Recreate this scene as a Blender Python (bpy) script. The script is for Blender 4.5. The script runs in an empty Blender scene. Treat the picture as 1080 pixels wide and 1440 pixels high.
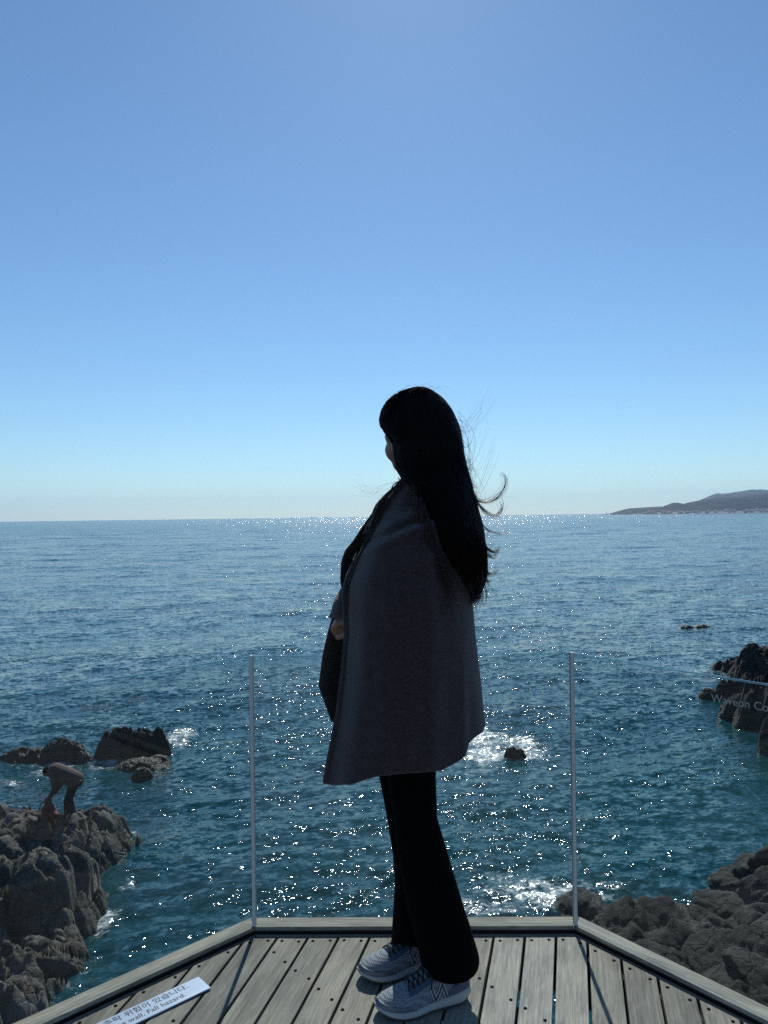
import bpy, bmesh, math, random
import numpy as np
from mathutils import Vector, Matrix
R = math.radians
random.seed(7)
rng = np.random.default_rng(11)
scene = bpy.context.scene
col = scene.collection

# ------------------------------------------------------------------ camera
FPX, CAMZ = 1060.0, 1.30
PITCH, ROLL = math.atan(6.0/FPX), R(0.74)
F = Vector((0, math.cos(PITCH), math.sin(PITCH)))
Z1 = Vector((0, -math.sin(PITCH), math.cos(PITCH)))
X1 = Vector((1, 0, 0))
CR = X1*math.cos(ROLL) - Z1*math.sin(ROLL)
CU = X1*math.sin(ROLL) + Z1*math.cos(ROLL)
CAM = Vector((0, 0, CAMZ))
cd = bpy.data.cameras.new('camera')
cam = bpy.data.objects.new('camera', cd)
col.objects.link(cam)
cam.matrix_world = Matrix(((CR.x, CU.x, -F.x, 0), (CR.y, CU.y, -F.y, 0), (CR.z, CU.z, -F.z, CAMZ), (0, 0, 0, 1)))
cd.sensor_fit = 'VERTICAL'
cd.sensor_height = 36.0
cd.sensor_width = 27.0
cd.lens = FPX/1440*36.0
cd.clip_start = 0.05
cd.clip_end = 60000
scene.camera = cam

def ray(px, py):
    return CR*((px-540)/FPX) + CU*(-(py-720)/FPX) + F
def at(px, py, Y):                      # the point of a pixel's ray at depth Y
    d = ray(px, py)
    return CAM + d*(Y/d.y)
def ground(px, py, z):                  # ... on the level plane z
    d = ray(px, py)
    return CAM + d*((z-CAMZ)/d.z)

# ------------------------------------------------------------------ sky, sun, exposure
SUN_EL = R(42.0)
sd = ray(585, 722)
SUN_AZ = math.atan2(sd.x, sd.y)          # clockwise from +Y
world = bpy.data.worlds.new('World')
scene.world = world
world.use_nodes = True
wn, wl = world.node_tree.nodes, world.node_tree.links
wn.clear()
sky = wn.new('ShaderNodeTexSky')
sky.sky_type = 'NISHITA'
sky.sun_disc = False
sky.sun_elevation = SUN_EL
sky.sun_rotation = SUN_AZ
sky.altitude = 0
sky.air_density = 1.0
sky.dust_density = 0.10
sky.ozone_density = 3.5
bg = wn.new('ShaderNodeBackground')
bg.inputs['Strength'].default_value = 0.102
wo = wn.new('ShaderNodeOutputWorld')
wb = wn.new('ShaderNodeMix'); wb.data_type = 'RGBA'; wb.blend_type = 'MULTIPLY'; wb.inputs[0].default_value = 1.0
wb.inputs[7].default_value = (0.755, 0.94, 1.03, 1)          # even white balance over the whole sky
wl.new(sky.outputs[0], wb.inputs[6])
wl.new(wb.outputs[2], bg.inputs[0])
wl.new(bg.outputs[0], wo.inputs[0])
sl = bpy.data.lights.new('sun', 'SUN')
sl.energy = 5.0
sl.angle = R(0.53)
sl.color = (1.0, 0.95, 0.87)
so = bpy.data.objects.new('sun', sl)
col.objects.link(so)
sun_vec = Vector((math.sin(SUN_AZ)*math.cos(SUN_EL), math.cos(SUN_AZ)*math.cos(SUN_EL), math.sin(SUN_EL)))
so.rotation_euler = (-sun_vec).to_track_quat('-Z', 'Y').to_euler()
so.location = sun_vec*60
vs = scene.view_settings
vs.view_transform = 'Standard'
vs.look = 'None'
vs.exposure = 0.0
vs.gamma = 1.0
vs.use_curve_mapping = False
cy = scene.cycles
cy.use_denoising = False
cy.max_bounces = 6
cy.diffuse_bounces = 2
cy.glossy_bounces = 3
cy.transmission_bounces = 4
cy.transparent_max_bounces = 12
cy.volume_bounces = 0
cy.caustics_reflective = False
cy.caustics_refractive = False
cy.sample_clamp_indirect = 1.5

# ------------------------------------------------------------------ numpy noise
def _h(ix, iy, iz, s):
    n = (ix.astype(np.int64)*374761393 + iy.astype(np.int64)*668265263 + iz.astype(np.int64)*2147483647 + s*1274126177) & 0xFFFFFFFF
    n = ((n ^ (n >> 13))*1274126177) & 0xFFFFFFFF
    n = ((n ^ (n >> 16))*2246822519) & 0xFFFFFFFF
    n = n ^ (n >> 15)
    return (n & 0xFFFFFF)/float(0xFFFFFF)
def vnoise(p, s=0):
    i = np.floor(p).astype(np.int64)
    f = p - i
    f = f*f*f*(f*(f*6-15)+10)
    x, y, z = i[:, 0], i[:, 1], i[:, 2]
    fx, fy, fz = f[:, 0], f[:, 1], f[:, 2]
    def L(a, b, t): return a+(b-a)*t
    c = [_h(x+dx, y+dy, z+dz, s) for dz in (0, 1) for dy in (0, 1) for dx in (0, 1)]
    return L(L(L(c[0], c[1], fx), L(c[2], c[3], fx), fy), L(L(c[4], c[5], fx), L(c[6], c[7], fx), fy), fz)*2-1
def fbm(p, o=4, s=0, g=0.5, ridged=False):
    a, t, n = 1.0, 0, np.zeros(len(p))
    for k in range(o):
        v = vnoise(p*(2.03**k)+k*17.3, s+k)
        if ridged: v = 1-2*np.abs(v)
        n += a*v; t += a; a *= g
    return n/t
def voro(p, s=0):                       # F1, F2, id of the nearest cell
    i = np.floor(p).astype(np.int64)
    f1 = np.full(len(p), 9.0); f2 = np.full(len(p), 9.0); cid = np.zeros(len(p))
    for dx in (-1, 0, 1):
        for dy in (-1, 0, 1):
            for dz in (-1, 0, 1):
                cx, cy_, cz = i[:, 0]+dx, i[:, 1]+dy, i[:, 2]+dz
                q = np.stack([cx+_h(cx, cy_, cz, s), cy_+_h(cx, cy_, cz, s+1), cz+_h(cx, cy_, cz, s+2)], 1)
                d = np.sqrt(((p-q)**2).sum(1))
                h = _h(cx, cy_, cz, s+3)
                nw = d < f1
                f2 = np.where(nw, f1, np.minimum(f2, d))
                cid = np.where(nw, h, cid)
                f1 = np.where(nw, d, f1)
    return f1, f2, cid
def sstep(a, b, x):
    t = np.clip((x-a)/(b-a), 0, 1)
    return t*t*(3-2*t)

# ------------------------------------------------------------------ object helpers
def tag(o, label=None, cat=None, group=None, kind=None):
    if label: o['label'] = label
    if cat: o['category'] = cat
    if group: o['group'] = group
    if kind: o['kind'] = kind
    return o
def empty(name, loc=(0, 0, 0), parent=None):
    o = bpy.data.objects.new(name, None)
    o.empty_display_size = 0.1
    o.location = loc
    col.objects.link(o)
    if parent: o.parent = parent
    return o
def link(name, me, mat=None, parent=None, smooth=True, world_co=True):
    o = bpy.data.objects.new(name, me)
    col.objects.link(o)
    if mat and not me.materials: me.materials.append(mat)
    if smooth: me.shade_smooth()
    if parent:
        o.parent = parent
        if world_co:                     # vertices were given in world space: undo the parents' placement
            m = Matrix.Identity(4); q = parent
            while q: m = q.matrix_basis @ m; q = q.parent
            o.matrix_basis = m.inverted()
    return o
def pymesh(name, v, f):
    me = bpy.data.meshes.new(name)
    me.from_pydata([tuple(a) for a in v], [], f)
    me.update()
    return me
def npmesh(name, v, quads):
    me = bpy.data.meshes.new(name)
    v = np.asarray(v, dtype=np.float32); q = np.asarray(quads, dtype=np.int32)
    k = q.shape[1]
    me.vertices.add(len(v)); me.vertices.foreach_set('co', v.ravel())
    me.loops.add(q.size); me.loops.foreach_set('vertex_index', q.ravel())
    me.polygons.add(len(q)); me.polygons.foreach_set('loop_start', np.arange(0, q.size, k, dtype=np.int32))
    me.update(calc_edges=True)
    return me
def gridquads(nr, nc, wrap=False):
    r = np.arange(nr-1)[:, None]; c = np.arange(nc if wrap else nc-1)[None, :]
    a = r*nc + c; b = r*nc + (c+1) % nc
    return np.stack([a, b, b+nc, a+nc], -1).reshape(-1, 4)
def bm_mesh(name, bm):
    bmesh.ops.recalc_face_normals(bm, faces=bm.faces[:])
    me = bpy.data.meshes.new(name)
    bm.to_mesh(me); bm.free()
    return me
def bm_box(bm, x0, x1, y0, y1, z0, z1, bev=0.0):
    r = bmesh.ops.create_cube(bm, size=1)
    vs_ = r['verts']
    for v in vs_:
        v.co = Vector((x0 if v.co.x < 0 else x1, y0 if v.co.y < 0 else y1, z0 if v.co.z < 0 else z1))
    if bev:
        es = list({e for v in vs_ for e in v.link_edges})
        bmesh.ops.bevel(bm, geom=es, offset=bev, segments=2, affect='EDGES', profile=0.5)
def box_mesh(name, x0, x1, y0, y1, z0, z1, bev=0.0):
    bm = bmesh.new(); bm_box(bm, x0, x1, y0, y1, z0, z1, bev)
    return bm_mesh(name, bm)
def prism(name, poly, z0, z1, bev=0.0):    # a polygon (x, y) given height, top edges eased
    bm = bmesh.new()
    b = [bm.verts.new((p[0], p[1], z0)) for p in poly]
    t = [bm.verts.new((p[0], p[1], z1)) for p in poly]
    n = len(poly)
    bm.faces.new(b[::-1]); ft = bm.faces.new(t)
    for i in range(n): bm.faces.new((b[i], b[(i+1) % n], t[(i+1) % n], t[i]))
    if bev: bmesh.ops.bevel(bm, geom=list(ft.edges), offset=bev, segments=2, affect='EDGES', profile=0.5)
    return bm_mesh(name, bm)
def loft(name, rings, cap=True, wrap=True):
    nr, nc = len(rings), len(rings[0])
    v = [tuple(p) for r_ in rings for p in r_]
    f = [tuple(q) for q in gridquads(nr, nc, wrap).tolist()]
    if cap and wrap:
        f.append(tuple(range(nc))[::-1]); f.append(tuple(range((nr-1)*nc, nr*nc)))
    me = pymesh(name, v, f)
    return me
def tubes(name, paths, radii, sides=4):     # many thin tapering tubes as one mesh
    V, Q = [], []
    off = 0
    for P, rad in zip(paths, radii):
        P = np.asarray(P, float); n = len(P)
        T = np.gradient(P, axis=0); T /= np.linalg.norm(T, axis=1, keepdims=True)+1e-12
        up = np.array([0.3, 0.2, 0.93]); 
        A = np.cross(T, up); bad = np.linalg.norm(A, axis=1) < 0.15
        A[bad] = np.cross(T[bad], np.array([1.0, 0, 0])); A /= np.linalg.norm(A, axis=1, keepdims=True)
        B = np.cross(T, A)
        an = np.arange(sides)*2*np.pi/sides
        rr = np.broadcast_to(np.asarray(rad, float), (n,))
        ring = P[:, None, :] + rr[:, None, None]*(np.cos(an)[None, :, None]*A[:, None, :] + np.sin(an)[None, :, None]*B[:, None, :])
        V.append(ring.reshape(-1, 3)); Q.append(gridquads(n, sides, True)+off); off += n*sides
    return npmesh(name, np.concatenate(V), np.concatenate(Q))
def ev_mesh(o, name):                       # mesh of an object with its modifiers, the object dropped
    bpy.context.view_layer.update()
    dg = bpy.context.evaluated_depsgraph_get()
    me = bpy.data.meshes.new_from_object(o.evaluated_get(dg))
    me.name = name
    old = o.data
    bpy.data.objects.remove(o)
    return me
def capsule(bm, a, b, ra, rb, seg=14):
    a, b = Vector(a), Vector(b)
    d = b-a; L = d.length
    q = d.to_track_quat('Z', 'Y')
    M = Matrix.Translation(a) @ q.to_matrix().to_4x4()
    rings = []
    for k in range(5): t = -math.pi/2+k*math.pi/2/4; rings.append((ra*math.sin(t), ra*math.cos(t)))
    for k in range(5): t = k*math.pi/2/4; rings.append((L+rb*math.sin(t), rb*math.cos(t)))
    prev = None
    for z, r_ in rings:
        cur = [bm.verts.new(M @ Vector((max(r_, 1e-4)*math.cos(2*math.pi*i/seg), max(r_, 1e-4)*math.sin(2*math.pi*i/seg), z))) for i in range(seg)]
        if prev:
            for i in range(seg): bm.faces.new((prev[i], prev[(i+1) % seg], cur[(i+1) % seg], cur[i]))
        else: bm.faces.new(cur[::-1])
        prev = cur
    bm.faces.new(prev)
def ellipsoid(bm, c, r_, rot=None, u=20, v=14):
    M = Matrix.Translation(Vector(c))
    if rot: M = M @ rot
    M = M @ Matrix.Diagonal((r_[0], r_[1], r_[2], 1))
    bmesh.ops.create_uvsphere(bm, u_segments=u, v_segments=v, radius=1, matrix=M)
def remeshed(name, bm, voxel, smooth_it=6):
    me = bm_mesh(name, bm)
    o = bpy.data.objects.new(name, me); col.objects.link(o)
    m = o.modifiers.new('r', 'REMESH'); m.mode = 'VOXEL'; m.voxel_size = voxel
    s = o.modifiers.new('s', 'SMOOTH'); s.iterations = smooth_it; s.factor = 0.5
    return ev_mesh(o, name)
def text_mesh(name, body, size, align='LEFT'):
    c = bpy.data.curves.new(name, 'FONT')
    c.body = body; c.size = size; c.align_x = align; c.resolution_u = 4
    o = bpy.data.objects.new(name, c); col.objects.link(o)
    return ev_mesh(o, name)

# ------------------------------------------------------------------ materials
def mat(name, color=(0.5, 0.5, 0.5), rough=0.6, metal=0.0, spec=0.5):
    m = bpy.data.materials.new(name); m.use_nodes = True
    b = m.node_tree.nodes['Principled BSDF']
    b.inputs['Base Color'].default_value = (*color, 1)
    b.inputs['Roughness'].default_value = rough
    b.inputs['Metallic'].default_value = metal
    b.inputs['Specular IOR Level'].default_value = spec
    return m, m.node_tree.nodes, m.node_tree.links, b
def N(nodes, t, **kw):
    n = nodes.new(t)
    for k, v in kw.items():
        if k.startswith('i_'):
            key = k[2:]
            key = int(key) if key.isdigit() else key.replace('_', ' ')
            n.inputs[key].default_value = v
        else: setattr(n, k, v)
    return n
def noise(nodes, links, vec, scale, detail=4, rough=0.5, dist=0.0, dim='3D'):
    n = N(nodes, 'ShaderNodeTexNoise', noise_dimensions=dim)
    n.inputs['Scale'].default_value = scale; n.inputs['Detail'].default_value = detail
    n.inputs['Roughness'].default_value = rough; n.inputs['Distortion'].default_value = dist
    if vec is not None: links.new(vec, n.inputs['Vector'])
    return n
def ramp(nodes, links, fac, stops):
    r_ = nodes.new('ShaderNodeValToRGB')
    e = r_.color_ramp.elements
    while len(e) < len(stops): e.new(0.5)
    for k, (p, c) in enumerate(stops):
        e[k].position = p; e[k].color = (*c, 1) if len(c) == 3 else c
    links.new(fac, r_.inputs[0])
    return r_
def vmath(nodes, links, op, a, b=None, scale=None):
    n = N(nodes, 'ShaderNodeVectorMath', operation=op)
    for k, x in enumerate((a, b)):
        if x is None: continue
        if hasattr(x, 'is_output'): links.new(x, n.inputs[k])
        else: n.inputs[k].default_value = x
    if scale is not None:
        if hasattr(scale, 'is_output'): links.new(scale, n.inputs['Scale'])
        else: n.inputs['Scale'].default_value = scale
    return n.outputs['Value' if op in ('DOT_PRODUCT', 'LENGTH', 'DISTANCE') else 'Vector']
def math_(nodes, links, op, a, b=None, c=None, clamp=False):
    n = N(nodes, 'ShaderNodeMath', operation=op, use_clamp=clamp)
    for k, x in enumerate((a, b, c)):
        if x is None: continue
        if hasattr(x, 'is_output'): links.new(x, n.inputs[k])
        else: n.inputs[k].default_value = x
    return n.outputs[0]
def mixc(nodes, links, fac, a, b, mode='MIX'):
    n = N(nodes, 'ShaderNodeMix', data_type='RGBA', blend_type=mode)
    for i, x in ((0, fac), (6, a), (7, b)):
        if hasattr(x, 'is_output'): links.new(x, n.inputs[i])
        else: n.inputs[i].default_value = x if i == 0 else (*x, 1)
    return n.outputs[2]

def wood_material(name, dark, light):
    m, n, l, b = mat(name, rough=0.75, spec=0.25)
    tc = n.new('ShaderNodeTexCoord'); oi = n.new('ShaderNodeObjectInfo')
    sh = vmath(n, l, 'SCALE', (13.1, 7.7, 3.3), None, math_(n, l, 'MULTIPLY', oi.outputs['Random'], 9.0))
    p = vmath(n, l, 'ADD', tc.outputs['Object'], sh)
    wob = noise(n, l, p, 3.0, 2)
    p2 = vmath(n, l, 'ADD', p, vmath(n, l, 'SCALE', wob.outputs['Color'], None, 0.02))
    g1 = noise(n, l, vmath(n, l, 'MULTIPLY', p2, (5, 170, 60)), 1.0, 5, 0.65)
    g2 = noise(n, l, vmath(n, l, 'MULTIPLY', p2, (22, 620, 200)), 1.0, 3, 0.6)
    pt = noise(n, l, vmath(n, l, 'MULTIPLY', p, (5, 16, 10)), 1.0, 4, 0.6)
    fac = math_(n, l, 'ADD', math_(n, l, 'MULTIPLY', g1.outputs['Fac'], 0.55), math_(n, l, 'MULTIPLY', g2.outputs['Fac'], 0.45))
    c = ramp(n, l, fac, [(0.30, dark), (0.52, tuple((d+q)/2 for d, q in zip(dark, light))), (0.68, light)])
    tint = ramp(n, l, pt.outputs['Fac'], [(0.3, (0.58, 0.58, 0.60)), (0.55, (1, 1, 1)), (0.75, (1.1, 1.06, 0.98))])
    cc = mixc(n, l, 1.0, c.outputs[0], tint.outputs[0], 'MULTIPLY')
    per = ramp(n, l, oi.outputs['Random'], [(0, (0.70, 0.69, 0.67)), (0.5, (0.97, 0.94, 0.89)), (1, (1.16, 1.16, 1.17))])
    cc = mixc(n, l, 1.0, cc, per.outputs[0], 'MULTIPLY')
    l.new(cc, b.inputs['Base Color'])
    bp = N(n, 'ShaderNodeBump'); bp.inputs['Strength'].default_value = 0.55; bp.inputs['Distance'].default_value = 0.0016
    l.new(fac, bp.inputs['Height']); l.new(bp.outputs[0], b.inputs['Normal'])
    return m
M_WOOD = wood_material('weathered_deck_wood', (0.125, 0.115, 0.094), (0.49, 0.46, 0.395))
M_JOIST = wood_material('dark_joist_wood', (0.03, 0.028, 0.025), (0.08, 0.075, 0.065))
M_SCREW, *_ = mat('dark_screw', (0.006, 0.006, 0.0065), 0.9, 0.0, 0.05)
M_ALU, n_, l_, b_ = mat('frosted_joint_profile', (0.80, 0.80, 0.77), 0.35, 0.0)   # pale plastic profile, lets light through
tl = n_.new('ShaderNodeBsdfTranslucent'); tl.inputs[0].default_value = (0.55, 0.56, 0.53, 1)
mx = n_.new('ShaderNodeMixShader'); mx.inputs[0].default_value = 0.12
l_.new(b_.outputs[0], mx.inputs[1]); l_.new(tl.outputs[0], mx.inputs[2]); l_.new(mx.outputs[0], n_['Material Output'].inputs[0])

def glass_material(name, tint, dust):
    m = bpy.data.materials.new(name); m.use_nodes = True
    n, l = m.node_tree.nodes, m.node_tree.links
    n.clear()
    out = n.new('ShaderNodeOutputMaterial')
    tr = n.new('ShaderNodeBsdfTransparent'); tr.inputs[0].default_value = (*tint, 1)
    gl = n.new('ShaderNodeBsdfGlossy'); gl.inputs['Roughness'].default_value = 0.0
    gl.inputs['Color'].default_value = (1, 1, 1, 1)
    ge = n.new('ShaderNodeNewGeometry')               # Schlick's law, the same from both sides of the sheet
    cs = math_(n, l, 'ABSOLUTE', vmath(n, l, 'DOT_PRODUCT', ge.outputs['Normal'], ge.outputs['Incoming']))
    fm = math_(n, l, 'MULTIPLY_ADD', math_(n, l, 'POWER', math_(n, l, 'SUBTRACT', 1.0, cs, clamp=True), 5.0), 0.96, 0.018)
    mx = n.new('ShaderNodeMixShader')
    l.new(fm, mx.inputs[0]); l.new(tr.outputs[0], mx.inputs[1]); l.new(gl.outputs[0], mx.inputs[2])
    if dust:                                # salt dust on the pane, in faint vertical runs
        tcn = n.new('ShaderNodeTexCoord')
        a = noise(n, l, vmath(n, l, 'MULTIPLY', tcn.outputs['Object'], (60, 60, 1.2)), 1, 4, 0.6)
        c = noise(n, l, tcn.outputs['Object'], 9, 5, 0.65)
        sp = noise(n, l, tcn.outputs['Object'], 420, 1, 0.5)
        f = math_(n, l, 'MULTIPLY', math_(n, l, 'MULTIPLY', a.outputs['Fac'], c.outputs['Fac']), dust*4)
        spk = math_(n, l, 'MULTIPLY', math_(n, l, 'GREATER_THAN', sp.outputs['Fac'], 0.72), 0.03)
        f = math_(n, l, 'ADD', f, spk)
        tl = n.new('ShaderNodeBsdfTranslucent'); tl.inputs[0].default_value = (0.7, 0.72, 0.72, 1)
        m2 = n.new('ShaderNodeMixShader')
        l.new(f, m2.inputs[0]); l.new(mx.outputs[0], m2.inputs[1]); l.new(tl.outputs[0], m2.inputs[2])
        l.new(m2.outputs[0], out.inputs[0])
    else: l.new(mx.outputs[0], out.inputs[0])
    return m
M_GLASS = glass_material('railing_glass', (0.855, 0.91, 0.925), 0.0025)
M_GEDGE = glass_material('polished_glass_edge', (0.55, 0.68, 0.66), 0.0)
M_LETTER, *_ = mat('grey_vinyl_lettering', (0.46, 0.44, 0.43), 0.6)

def rock_material(name, dark, light, wet=True, sea=-7.0):
    m, n, l, b = mat(name, rough=0.85, spec=0.25)
    tc = n.new('ShaderNodeTexCoord'); ge = n.new('ShaderNodeNewGeometry')
    pos = ge.outputs['Position']
    a = noise(n, l, pos, 0.9, 6, 0.62, 0.4)
    f = noise(n, l, pos, 9, 6, 0.68, 0.3)
    v = N(n, 'ShaderNodeTexVoronoi', feature='DISTANCE_TO_EDGE'); v.inputs['Scale'].default_value = 1.5
    wv = vmath(n, l, 'ADD', pos, vmath(n, l, 'SCALE', noise(n, l, pos, 1.7, 4).outputs['Color'], None, 0.9))
    l.new(wv, v.inputs['Vector'])
    mid = tuple((d+q)/2 for d, q in zip(dark, light))
    c1 = ramp(n, l, a.outputs['Fac'], [(0.3, dark), (0.5, mid), (0.68, light)])
    c2 = ramp(n, l, f.outputs['Fac'], [(0.3, (0.38, 0.38, 0.39)), (0.5, (0.95, 0.94, 0.92)), (0.70, (1.6, 1.55, 1.48))])
    c = mixc(n, l, 1.0, c1.outputs[0], c2.outputs[0], 'MULTIPLY')
    ck = ramp(n, l, v.outputs['Distance'], [(0.0, (0.35, 0.33, 0.31)), (0.035, (1, 1, 1))])
    c = mixc(n, l, 0.8, c, ck.outputs[0], 'MULTIPLY')
    if wet:
        sx = n.new('ShaderNodeSeparateXYZ'); l.new(pos, sx.inputs[0])
        hz = math_(n, l, 'ADD', sx.outputs['Z'], math_(n, l, 'MULTIPLY', a.outputs['Fac'], 0.9))
        wr = N(n, 'ShaderNodeMapRange'); l.new(hz, wr.inputs[0])
        wr.inputs['From Min'].default_value = sea+0.55; wr.inputs['From Max'].default_value = sea+1.05
        wr.inputs['To Min'].default_value = 1; wr.inputs['To Max'].default_value = 0
        weed = ramp(n, l, f.outputs['Fac'], [(0.42, (0.02, 0.02, 0.016)), (0.62, (0.055, 0.045, 0.018))])
        c = mixc(n, l, math_(n, l, 'MULTIPLY', wr.outputs[0], 0.75), c, weed.outputs[0])
        rr = N(n, 'ShaderNodeMapRange'); l.new(wr.outputs[0], rr.inputs[0])
        rr.inputs['To Min'].default_value = 0.88; rr.inputs['To Max'].default_value = 0.42
        l.new(rr.outputs[0], b.inputs['Roughness'])
    l.new(c, b.inputs['Base Color'])
    bp = N(n, 'ShaderNodeBump'); bp.inputs['Strength'].default_value = 0.9; bp.inputs['Distance'].default_value = 0.07
    hh = math_(n, l, 'ADD', f.outputs['Fac'], math_(n, l, 'MULTIPLY', noise(n, l, pos, 38, 4, 0.7).outputs['Fac'], 0.4))
    hh = math_(n, l, 'ADD', hh, math_(n, l, 'MULTIPLY', math_(n, l, 'MINIMUM', v.outputs['Distance'], 0.05), 8.0))
    l.new(hh, bp.inputs['Height']); l.new(bp.outputs[0], b.inputs['Normal'])
    return m
M_ROCK = rock_material('brown_grey_sea_rock', (0.055, 0.051, 0.045), (0.185, 0.173, 0.152))
M_ROCKD = rock_material('dark_wet_sea_rock', (0.015, 0.0142, 0.0132), (0.070, 0.066, 0.060))

# ================================================================== THE SEA
SEA = -7.0
def seap(px, py): return ground(px, py, SEA)
# where the water churns: (pixel centre, half extents in pixels, strength)
CHURN = [(705, 1048, 85, 38, 1.1), (660, 1028, 45, 26, 1.15), (780, 1252, 155, 48, 1.25), (690, 1270, 90, 30, 1.2), (640, 1110, 60, 60, 0.35),
         (190, 1066, 85, 34, 1.0), (55, 1084, 75, 24, 0.95), (290, 1045, 80, 24, 0.75), (128, 1052, 26, 18, 1.15), (250, 1036, 30, 20, 1.1), (60, 1066, 80, 16, 1.0), (10, 1100, 40, 14, 0.9),
         (1000, 952, 60, 15, 0.9), (975, 880, 40, 6, 0.6), (960, 930, 60, 14, 0.5), (1055, 1025, 40, 10, 0.6),
         (168, 1190, 20, 60, 1.0), (160, 1285, 20, 60, 1.0), (120, 1365, 28, 50, 1.0), (95, 1420, 22, 25, 0.6),
         (690, 1140, 110, 120, 0.42), (480, 1230, 130, 60, 0.42), (560, 1275, 90, 30, 0.45), (420, 1275, 70, 26, 0.3), (950, 1272, 70, 10, 0.6), (1045, 1240, 40, 14, 0.5), (420, 1150, 60, 18, 0.3), (330, 1235, 60, 20, 0.3)]
def build_sea():
    rr = [7.0]
    while rr[-1] < 15000:
        r_ = rr[-1]
        g = 0.0065 if r_ < 90 else (0.0046 if r_ < 1800 else 0.022)
        rr.append(r_+max(0.05, g*r_))
    rr = np.array(rr)
    aa = np.concatenate([np.arange(-36, 36.01, 0.13), np.arange(42, 318.5, 4.0)])*np.pi/180
    RR, AA = np.meshgrid(rr, aa, indexing='ij')
    X, Y = RR*np.sin(AA), RR*np.cos(AA)
    p = np.stack([X.ravel(), Y.ravel(), np.zeros(X.size)], 1)
    r_ = RR.ravel()
    cell = np.maximum(np.maximum(0.05, np.where(r_ < 90, 0.0065, np.where(r_ < 1800, 0.0046, 0.022))*r_), 0.13*np.pi/180*r_)
    far = 1+0.6*sstep(60, 500, r_); miss = np.zeros(len(p))
    w1 = fbm(p*np.array([0.06, 0.06, 1]), 3, 5)
    w2 = fbm(p*np.array([0.4, 0.4, 1]), 2, 9)
    z = np.zeros(len(p)); 
    rg = np.random.default_rng(3)
    lam = np.geomspace(0.42, 30.0, 60)
    for k, L in enumerate(lam):
        th = R(-16) + rg.normal(0, 0.50 if L < 3 else 0.3)
        kx, ky = np.sin(th)*2*np.pi/L, np.cos(th)*2*np.pi/L
        slope = 0.030 if L < 1.6 else (0.010 if L < 9 else 0.007)
        a = slope*L/(2*np.pi)
        att = np.clip((L/cell-2.5)/3.0, 0, 1)
        ph = kx*p[:, 0]+ky*p[:, 1]+rg.uniform(0, 6.28)+1.6*w1+1.1*w2*(1 if L < 2 else 0.4)
        s = np.sin(ph)
        fk = 1.0 if L < 1.6 else far
        miss += ((1-att)*slope*fk)**2/2
        z += fk*att*a*(s+0.22*np.cos(2*ph))
    ch = np.zeros(len(p))
    for (cx, cy_, hx, hy, st) in CHURN:
        c0 = seap(cx, cy_); ex = (seap(cx+hx, cy_)-c0).length; ey = abs(seap(cx, cy_-hy).y-seap(cx, cy_+hy).y)/2
        d = ((p[:, 0]-c0.x)/ex)**2+((p[:, 1]-c0.y)/ey)**2
        ch = np.maximum(ch, st*np.clip(1.25-d, 0, 1))
    near = r_ < 70
    pn = p[near]; ch[near] *= np.clip(0.80+1.2*fbm(pn*np.array([0.55, 1.1, 1]), 4, 25, 0.6), 0.0, 1.15)
    zz = np.zeros(len(p))
    zz[near] = fbm(p[near]*np.array([2.2, 2.2, 1]), 4, 21, 0.6)*0.10
    z += ch*zz
    p[:, 2] = SEA+z
    me = npmesh('sea', p, gridquads(len(rr), len(aa), True))
    at_ = me.attributes.new('churn', 'FLOAT', 'POINT'); at_.data.foreach_set('value', ch.astype(np.float32))
    at_ = me.attributes.new('ripple', 'FLOAT', 'POINT'); at_.data.foreach_set('value', (np.sqrt(miss)/0.13+0.15*sstep(60, 400, r_)).astype(np.float32))
    at_ = me.attributes.new('chop', 'FLOAT', 'POINT'); at_.data.foreach_set('value', (1.12-0.44*sstep(18, 70, r_)+0.46*sstep(250, 1500, r_)).astype(np.float32))
    at_ = me.attributes.new('gloss', 'FLOAT', 'POINT'); at_.data.foreach_set('value', (0.036+0.06*sstep(14, 160, r_)+0.06*sstep(100, 700, r_)).astype(np.float32))
    m, n, l, b = mat('sea_water', (0.004, 0.03, 0.04), 0.05, 0, 0.5)
    b.inputs['IOR'].default_value = 1.333
    ge = n.new('ShaderNodeNewGeometry'); pos = ge.outputs['Position']
    mp = N(n, 'ShaderNodeMapping'); mp.inputs['Rotation'].default_value = (0, 0, R(-14)); l.new(pos, mp.inputs[0])
    q = mp.outputs[0]
    def slope(sx, sy, sz, det, amp, ro=0.6):
        t = noise(n, l, vmath(n, l, 'MULTIPLY', q, (sx, sy, sz)), 1.0, det, ro, 0.3)
        return vmath(n, l, 'SCALE', vmath(n, l, 'SUBTRACT', t.outputs['Color'], (0.5, 0.5, 0.5)), None, amp)
    s1 = vmath(n, l, 'ADD', slope(3.0, 6.0, 1, 2, 1.2, 0.5), slope(8, 12, 1, 1, 0.68, 0.5))
    s2 = slope(0.35, 0.9, 1, 3, 0.34)
    wind = noise(n, l, vmath(n, l, 'MULTIPLY', q, (0.008, 0.035, 1)), 1.0, 4, 0.6)
    wmul = N(n, 'ShaderNodeMapRange'); l.new(wind.outputs['Fac'], wmul.inputs[0])
    wmul.inputs['From Min'].default_value = 0.3; wmul.inputs['From Max'].default_value = 0.7
    wmul.inputs['To Min'].default_value = 0.72; wmul.inputs['To Max'].default_value = 1.25
    clus = noise(n, l, vmath(n, l, 'MULTIPLY', q, (0.16, 0.38, 1)), 1.0, 3, 0.6)
    cmul = N(n, 'ShaderNodeMapRange'); l.new(clus.outputs['Fac'], cmul.inputs[0])
    cmul.inputs['From Min'].default_value = 0.32; cmul.inputs['From Max'].default_value = 0.68
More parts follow.
